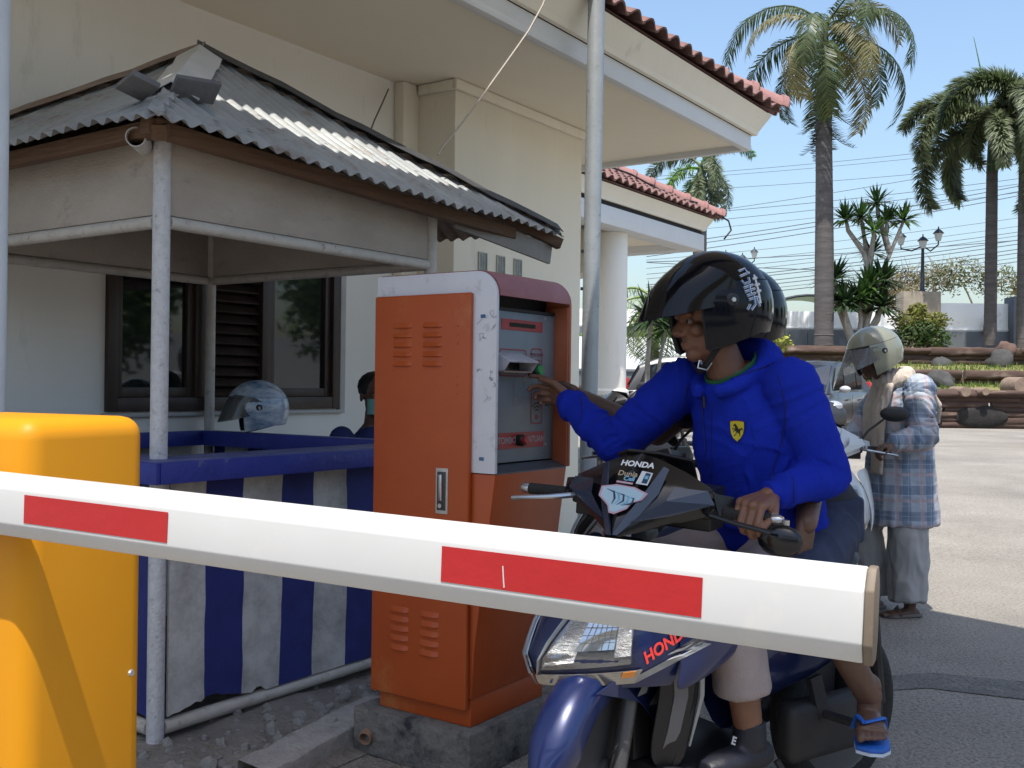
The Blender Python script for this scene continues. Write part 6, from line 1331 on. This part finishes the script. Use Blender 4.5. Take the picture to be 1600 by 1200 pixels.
palm('foxtail palm with bushy drooping fronds and an upright spear leaf', b1_, 6.6, .23, .20, 11, 4.4, .74, True, 2, 1.0, 2.0, (66,0), mts=(frondd,frondd), droop=(105,135), extra=spear, n=150)
b2_ = tb(1598, 545, 37.5)
palm('foxtail palm with bushy fronds at the corner of the boundary wall', b2_, 7.6, .23, .20, 11, 4.2, .70, True, 3, 1.0, 1.8, (70,5), mts=(frondd,frondg), droop=(105,135), n=150)
b3_ = tb(1092, 500, 27)
palm('foxtail palm standing behind the porch roof', b3_, 3.2, .2, .17, 9, 2.0, .34, True, 4, 1.0, .9, (68,-40), mts=(frondd,frondn), droop=(110,160), n=60)
b4_ = tb(1022, 545, 22); palm('small feathery palm behind the porch column', Vector((b4_.x,b4_.y,.23)), 2.5, .12, .10, 12, 1.9, .55, False, 5, 1.0, .5, (60,-30), mts=(M('lime_leaf',(.12,.17,.04),.5,island=.35),), droop=(95,140), n=34)
# ---------------------------------------------------------------- sword-leaved plants, shrubs
def rosette_mesh(name, n, L, wd, seed, mt, up=.2):
    rnd = random.Random(seed); q = MB()
    for k in range(n):
        a = rnd.random()*6.283; e = math.asin(rnd.uniform(-.55+up, .98)); d = Vector((math.cos(a)*math.cos(e), math.sin(a)*math.cos(e), math.sin(e))); l_ = L*rnd.uniform(.75,1.1); w_ = d.cross(Vector((0,0,1))).normalized()*wd; tip = d*l_+Vector((0,0,-l_*.18*(1-abs(d.z)))); mid = d*l_*.55
        q.add([-w_*.5+d*.03, w_*.5+d*.03, mid+w_, mid-w_, tip], [(0,1,2,3),(3,2,4)])
    me = q.mesh(name); me.materials.append(mt); return me
swl = M('sword_leaf', (.055,.115,.025), .45, island=.4, transl=.35); swd = M('sword_leaf_dark', (.03,.06,.022), .5, island=.4, transl=.35); bark = M('pale_bark', (.30,.27,.24), .9, var=.25, scale=5, bump=.5)
def sword_tree(label, base, stems, mt1, mt2, L, wd=.06, nl=90, rs=1.0):
    t = thing('pandanus_tree', label, 'tree', base); rm = [rosette_mesh('leaf_crown', nl, L, wd, k, (mt1,mt2)[k%2]) for k in range(3)]
    for i, pts in enumerate(stems):
        q = MB(); n = len(pts); q.tube([Vector(p) for p in pts], [rs*(.17*(1-.65*k/(n-1)) if i == 0 else .11*(1-.5*k/(n-1))) for k in range(n)], 10); obj('stem', q, bark, t, smooth=True)
        o = put('leaf_crown', rm[i % 3], None, t); o.location = pts[-1]; o.rotation_euler = (0,0,i*1.3)
    return t
def rp(px, py, d, base): return at(px, py, d)-base
D_ = 37.2; bt_ = at(1352, 540, D_); pt = lambda *a: [rp(x, y, D_+dz, bt_) for x, y, dz in a]
sword_tree('pandanus tree with forked pale stems and spiky leaf crowns', bt_, [pt((1352,540,0),(1352,470,0),(1358,420,0),(1350,395,0),(1325,360,0),(1322,343,0)), pt((1358,420,0),(1352,380,.1),(1345,340,.2)), pt((1355,490,0),(1372,440,-.1),(1390,398,0),(1412,345,0)), pt((1390,395,0),(1384,370,.1),(1386,345,.2)), pt((1388,390,0),(1372,335,.3),(1370,318,.4)), pt((1358,420,0),(1364,375,-.3),(1366,362,-.4)), pt((1356,440,0),(1362,400,.3),(1362,395,.3))], swl, swl, .80, .05, 75)
D2 = 36.8; bt2 = at(1335, 545, D2); pt2 = lambda *a: [rp(x, y, D2+dz, bt2) for x, y, dz in a]
sword_tree('dark clump of low pandanus at the foot of the forked tree', bt2, [pt2((1335,545,0),(1322,500,0),(1318,475,0)), pt2((1340,545,0),(1345,500,.1),(1342,470,.2)), pt2((1345,545,0),(1372,500,.1),(1376,480,.2)), pt2((1332,540,0),(1306,470,.2),(1302,437,.3)), pt2((1345,540,0),(1362,480,.3),(1358,450,.4)), pt2((1345,540,0),(1385,470,.3),(1380,440,.4))], swd, swl, 1.0, .07, 110)
yk_ = at(1010, 560, 17.5); yk_.z = .23; D3 = 17.5; pt3 = lambda *a: [rp(x, y, D3+dz, yk_) for x, y, dz in a]
yt = sword_tree('yucca with long dark sword leaves beside the porch column', yk_, [[Vector((0,0,0))]+pt3((1012,560,0),(1018,500,0)), [Vector((.1,0,0))]+pt3((1030,570,.1),(1040,515,.3))], swd, swl, .66, .035, 80, .38)
# leafy shrub
def leaf_cloud(q, c, r_, n, s_, rnd, shell=.5):
    c = Vector(c)
    for k in range(n):
        d = Vector((rnd.gauss(0,1), rnd.gauss(0,1), rnd.gauss(0,1))).normalized(); f = (shell+(1-shell)*rnd.random()); lump = 1+.28*noise.noise(d*2.2+c); p = c+Vector((d.x*r_[0],d.y*r_[1],d.z*r_[2]))*f*lump
        u = Vector((rnd.gauss(0,1), rnd.gauss(0,1), rnd.gauss(0,.6))).normalized(); v = u.cross(d).normalized() if abs(u.dot(d)) < .95 else u.orthogonal(); k_ = s_*rnd.uniform(.6,1.3)
        q.add([p-u*k_, p+v*k_*.45, p+u*k_, p-v*k_*.45], [(0,1,2,3)])
def shrub(name, label, base, clumps, mts, n, s_, seed, stems=5, cat='shrub'):
    rnd = random.Random(seed); t = thing(name, label, cat, base)
    for k in range(stems): q = MB(); a = k*1.9; c_ = clumps[k % len(clumps)][0]; q.tube([(.1*math.cos(a),.1*math.sin(a),-.05),(c_[0]*.6+.1*math.cos(a),c_[1]*.6,c_[2]*.6),c_], [.05,.035,.015], 6); obj('branch', q, bark, t)
    for k, (c_, r_, mi) in enumerate(clumps): q = MB(); leaf_cloud(q, c_, r_, n, s_, rnd); obj('foliage', q, mts[mi], t)
    return t
lg = M('shrub_leaf', (.055,.10,.022), .6, island=.45, transl=.35); lyl = M('shrub_leaf_yellow', (.17,.18,.035), .6, island=.4, transl=.35)
bs = at(1437, 548, 37.0)
shrub('clipped_shrub', 'clipped green and yellow shrub in front of the tan pillar', bs, [((-.35,0,.45),(.75,.6,.5),0),((.55,0,.4),(.6,.6,.45),0),((-.3,.1,1.1),(.75,.6,.42),1),((.45,.0,1.05),(.65,.5,.38),1),((-.1,0,1.45),(.35,.3,.3),1),((.0,-.2,.7),(.8,.5,.4),0)], (lg,lyl), 800, .07, 4)
bs = at(1222, 545, 30); shrub('small_shrub', 'small yellow green shrub beside the rider shoulder', bs, [((0,0,.2),(.3,.3,.3),0)], (M('bright_leaf',(.24,.26,.03),.6,island=.3),), 250, .07, 5, 2)
dry = M('dry_leaf', (.20,.165,.07), .8, island=.45, transl=.35); dryg = M('olive_leaf', (.13,.14,.055), .8, island=.45, transl=.35); twig = M('twig', (.24,.20,.16), .9)
for i, (px, py, d, cl_, lb) in enumerate(((1440,490,46,[((-.9,0,1.3),(1.2,.9,.9),0),((.7,0,1.5),(1.4,1,.8),1)],'dry brown thicket behind the street lamp pillar'),(1530,485,46,[((-1.0,0,1.6),(1.7,1,.9),1),((.8,0,1.3),(1.3,1,.8),1),((2.2,0,.9),(.9,.9,.7),0)],'olive dry tree behind the white wall'),(1405,495,45,[((0,0,.8),(1.0,.8,.8),0)],'low bare scrub beside the pandanus trees'))):
    b_ = at(px, py, d); t = shrub('dry_tree', lb, b_-Vector((0,0,.6)), [((c[0],c[1],c[2]+.6),r_,m_) for c,r_,m_ in cl_], (dry,dryg), 650, .085, 30+i, 6, 'tree'); rnd = random.Random(i)
    q = MB()
    for k in range(70):
        c_, r_, _m = rnd.choice(cl_); p0 = Vector(c_)+Vector((rnd.uniform(-.6,.6)*r_[0],rnd.uniform(-.5,.5),rnd.uniform(-.6,.3)*r_[2]+.5)); d_ = Vector((rnd.gauss(0,.8),rnd.gauss(0,.4),rnd.uniform(.3,1.2))).normalized(); q.tube([p0, p0+d_*.6, p0+d_*1.15+Vector((rnd.uniform(-.2,.2),0,0))], [.018,.012,.005], 4)
    obj('twigs', q, twig, t, kind='stuff')
# far greenery seen beneath the porch
hb_ = at(944, 560, 34); shrub('hedge_tree', 'bright green tree seen past the porch column', Vector((hb_.x,hb_.y,.3)), [((0,0,1.8),(1.3,.9,1.6),0),((2.2,0,2.2),(1.5,.9,1.5),0),((-1.6,0,2.0),(1.2,.9,1.5),0)], (M('yellow_green_leaf',(.12,.20,.03),.6,island=.4),), 900, .10, 9, 4, 'tree')  # yellow-green leaf colour, varied leaf by leaf
# ---------------------------------------------------------------- power lines
pl_m = M('power_cable', (.07,.085,.11), .7); random.seed(8)
lines = [(271,228,3),(277,236,3),(297,262,3),(331,262,4),(333,287,4),(346,296,4),(358,309,3),(373,303,6),(379,311,6),(388,318,6),(399,349,3),(412,362,3),(421,371,4),(428,377,4),(437,384,6),(441,390,6),(449,398,6),(455,404,6),(461,411,4),(466,417,6),(408,380,6),(418,424,6)]
for y0, y1, wpx in lines:
    d = 62+random.uniform(-4,4); pts = []
    for i in range(13):
        t = i/12; x = 1010+800*t; y = y0+(y1-y0)*((x-1120)/400)+14*(4*t*(1-t)-.75)*.6; pts.append(at(x, y, d))
    q = MB(); q.tube(pts, .004+.0032*wpx, 4); o = obj('power_line', q, pl_m); tag(o, 'black overhead power cable strung across the sky beyond the palms', 'cable', 'overhead power cables')
# ---------------------------------------------------------------- parked cars
carp = M('grey_car_paint', (.055,.056,.060), .3, metal=.4, coat=.4); carglass = M('car_glass', (.012,.016,.02), .04, spec=.8); ctrim = M('car_trim', (.015,.015,.016), .6)
def car(label, loc, heading, paint=carp):
    """compact people carrier, nose towards +x; 4.2 m long"""
    t = thing('parked_car', label, 'car', loc, heading); W_ = .84
    sec = [(-2.08,.55,.95,.70),(-2.02,.36,1.02,.80),(-1.6,.28,1.05,.84),(-.8,.26,1.05,W_),(.3,.26,1.03,W_),(1.0,.27,1.01,.84),(1.5,.30,.95,.82),(1.9,.34,.84,.76),(2.1,.42,.72,.62)]
    rows = []
    for x, z0, z1, hw in sec:
        pr_ = [(-hw*.86,z0),(-hw,z0+.12),(-hw*1.01,(z0+z1)/2),(-hw*.98,z1-.10),(-hw*.90,z1),(0,z1+.03),(hw*.90,z1),(hw*.98,z1-.10),(hw*1.01,(z0+z1)/2),(hw,z0+.12),(hw*.86,z0),(0,z0)]
        rows.append([(x,y,z) for y,z in pr_]+[(x,pr_[0][0],pr_[0][1])])
    q = MB(); q.grid(rows); q.add(rows[0][:12], [tuple(range(12))]); q.add(rows[-1][:12], [tuple(range(11,-1,-1))]); obj('body', q, paint, t, smooth=True, angle=40)
    g_ = [(-1.95,1.0,.74,1.02),(-1.70,1.52,.62,1.02),(-1.3,1.66,.60,1.03),(-.4,1.71,.60,1.03),(.25,1.66,.60,1.02),(.75,1.36,.64,1.01),(1.18,1.0,.70,1.0)]
    q = MB(); q.grid([[(x,-hw*1.12,zb),(x,-hw*1.0,zb+(zt-zb)*.85),(x,-hw*.86,zt),(x,0,zt+.03),(x,hw*.86,zt),(x,hw,zb+(zt-zb)*.85),(x,hw*1.12,zb)] for x,zt,hw,zb in g_]); obj('roof', q, paint, t, smooth=True, angle=40)
    for sg in (-1,1):
        for pts in (((-1.72,1.10),(-1.18,1.10),(-1.18,1.58),(-1.58,1.50)),((-1.10,1.10),(-.22,1.09),(-.22,1.61),(-1.10,1.59)),((-.14,1.09),(.80,1.07),(.28,1.57),(-.14,1.61))):
            vs = []
            for x, z in pts: hw = .60*1.12-(z-1.02)*.115+.012+max(0,x-.3)*.07; vs.append((x, sg*hw, z))
            q = MB(); q.grid([[vs[0],vs[1]],[vs[3],vs[2]]], th=.004); obj('side_window', q, carglass, t)
        for x, nm in ((1.32,'wheel'),(-1.32,'wheel')):
            q = MB(); ry_ = Matrix.Rotation(R(90),3,'X'); q.lathe([(.20,-.10),(.30,-.105),(.32,-.07),(.32,.07),(.30,.105),(.20,.10)], 28, (x,sg*.76,.32), ry_); w_ = obj(nm, q, rubber, t, smooth=True); q = MB(); q.lathe([(.205,-.112),(.19,-.105),(.06,-.118),(.06,.118),(.19,.105),(.205,.112)], 20, (x,sg*.76,.32), ry_); obj('rim', q, M('car_alloy',(.35,.35,.36),.3,metal=.7), w_, smooth=True)
            q = MB(); q.tube([(x+.37*math.cos(R(a)),sg*.845,.32+.37*math.sin(R(a))) for a in range(-5,186,10)], .022, 6); obj('wheel_arch', q, ctrim, t)
        q = MB(); q.ell((1.88,sg*.56,.78),(.17,.17,.11),14); obj('headlight', q, M('car_lamp',(.45,.47,.5),.12,metal=.4), t, smooth=True)
        q = MB(); q.box((-2.07,sg*.70-.07,.82),(-1.93,sg*.70+.07,1.28)); obj('tail_light', q, M('tail_red',(.4,.02,.02),.2), t, bevel=.02)
        q = MB(); q.ell((.72,sg*.95,1.10),(.09,.12,.075),12); obj('mirror', q, M('mirror_shell',(.42,.42,.44),.3), t, smooth=True)
        for x in (-.9,.05): q = MB(); q.box((x,sg*.852-.012,.86),(x+.16,sg*.852+.012,.89)); obj('door_handle', q, paint, t, bevel=.005)
        for x in (-.18,-1.12,.88): q = MB(); q.box((x-.004,sg*.8535-.003,.34),(x+.004,sg*.8535+.001,1.0)); obj('door_seam', q, ctrim, t)
    for ws, nm in (((.30,1.60,.56),(1.12,1.05,.66)),'windscreen'),(((-1.72,1.50,.56),(-1.93,1.10,.66)),'rear_window'):
        (x0,z0,h0),(x1,z1,h1) = ws; q = MB(); s_ = .03 if nm == 'windscreen' else -.02; q.grid([[(x0+s_,-h0,z0),(x0+s_+.03,0,z0+.04),(x0+s_,h0,z0)],[(x1+s_,-h1,z1),(x1+s_+.04,0,z1+.03),(x1+s_,h1,z1)]], th=.004); obj(nm, q, carglass, t, smooth=True)
    q = MB(); q.box((2.02,-.45,.50),(2.13,.45,.66)); obj('grille', q, ctrim, t, bevel=.02); q = MB(); q.box((1.96,-.66,.30),(2.12,.66,.42)); obj('bumper', q, ctrim, t, bevel=.03)
    q = MB(); q.tube([(1.15,-.4,1.04),(.95,.2,1.12)], .012, 5); obj('wiper', q, ctrim, t)
    q = MB(); q.box((2.131,-.21,.50),(2.14,.21,.60)); obj('number_plate', q, M('plate_black',(.015,.015,.016),.5), t)
    return t
c0 = at(1000, 600, 19.5); car('grey hatchback with its tail by the porch column', (c0.x+1.75, 19.8, .23), R(-8))
c1 = at(1262, 600, 22); car('grey people carrier facing the lane beyond the rider', (c1.x+.25, 22.6, .23), R(236), M('grey_car_paint_2',(.06,.062,.068),.3,metal=.4,coat=.4))
c2 = at(1597, 600, 20); car('silver car at the end of the log wall', (c2.x+2.62, 20.2, .23), R(178), M('silver_car_paint',(.32,.33,.30),.3,metal=.5,coat=.6))
# a white van tail and parked bikes behind the column
c3 = at(915, 590, 22); car('white car parked behind the porch column', (c3.x-1.5, 23.5, .23), R(5), M('white_car_paint',(.62,.63,.64),.25,coat=.6))
pk = at(985, 640, 12.5); sc3, _ = scooter('black parked scooter in front of the porch column', Vector((pk.x+.1, 12.4, gz(12.4))), R(60), 10, M('scooter_black',(.012,.012,.014),.25,coat=.4), stickers=False, full=False)
pk = at(905, 735, 4.6); sc4, _ = scooter('dark scooter waiting behind the ticket machine', Vector((pk.x+.62, 4.98, 0)), R(58), 0, MATS['scooter_black'], stickers=False, full=False)
# ================================================================ beyond the frame: reflected wall and trees, added slab and block that cut light
q = MB(); q.box((-7,-9,ZC),(8,-5.5,ZC+.22)); obj('slab', q, soff_m, cn)  # unseen rear slab added to cut fill light and reflections
for x, y in ((7.6,-5.9),(-6.6,-5.9),(7.6,-8.5),(-6.6,-8.5)): q = MB(); q.box((x-.15,y-.15,0),(x+.15,y+.15,ZC-.002)); obj('post', q, white_p, cn, bevel=.01)
sw2 = thing('side_wall', 'white wall with slate base along the right of the car park', 'wall', (21,9,0)); q = MB(); q.box((0,-16,.9),(.25,14,2.6)); obj('panel', q, wwall, sw2); q = MB(); q.box((-.05,-16,0),(.3,14,.899)); obj('base', q, slate, sw2)
gl_ = M('broad_leaf', (.06,.12,.025), .6, island=.45)
for i, (x, y, lb) in enumerate(((18,5,'broad green tree by the side wall near the gate'),(18.5,11,'tall green tree in the middle of the side wall'),(17,16.5,'spreading green tree at the far end of the side wall'))):
    shrub('leafy_tree', lb, Vector((x,y,.1)), [((0,0,2.6+.3*i),(1.7,1.7,1.3),0),((.9,.8,3.6+.3*i),(1.3,1.3,1.0),0),((-.8,-.6,3.4+.3*i),(1.3,1.3,1.0),0)], (gl_,), 1100, .16, 50+i, 4, 'tree')
bb2 = thing('reflection_block', 'plain grey block added out of view behind the gate to darken reflections', 'building', (0,-16,0)); q = MB(); q.box((-14,-3,0),(14,0,4.5)); obj('wall', q, M('block_grey',(.35,.34,.32),.85,var=.1,scale=1), bb2)  # unseen block added so helmets and paint reflect something dark
for k in range(7): q = MB(); q.box((-12+3.6*k,.002,1.0),(-10.2+3.6*k,.05,2.6)); obj('window', q, glass_dark, bb2)
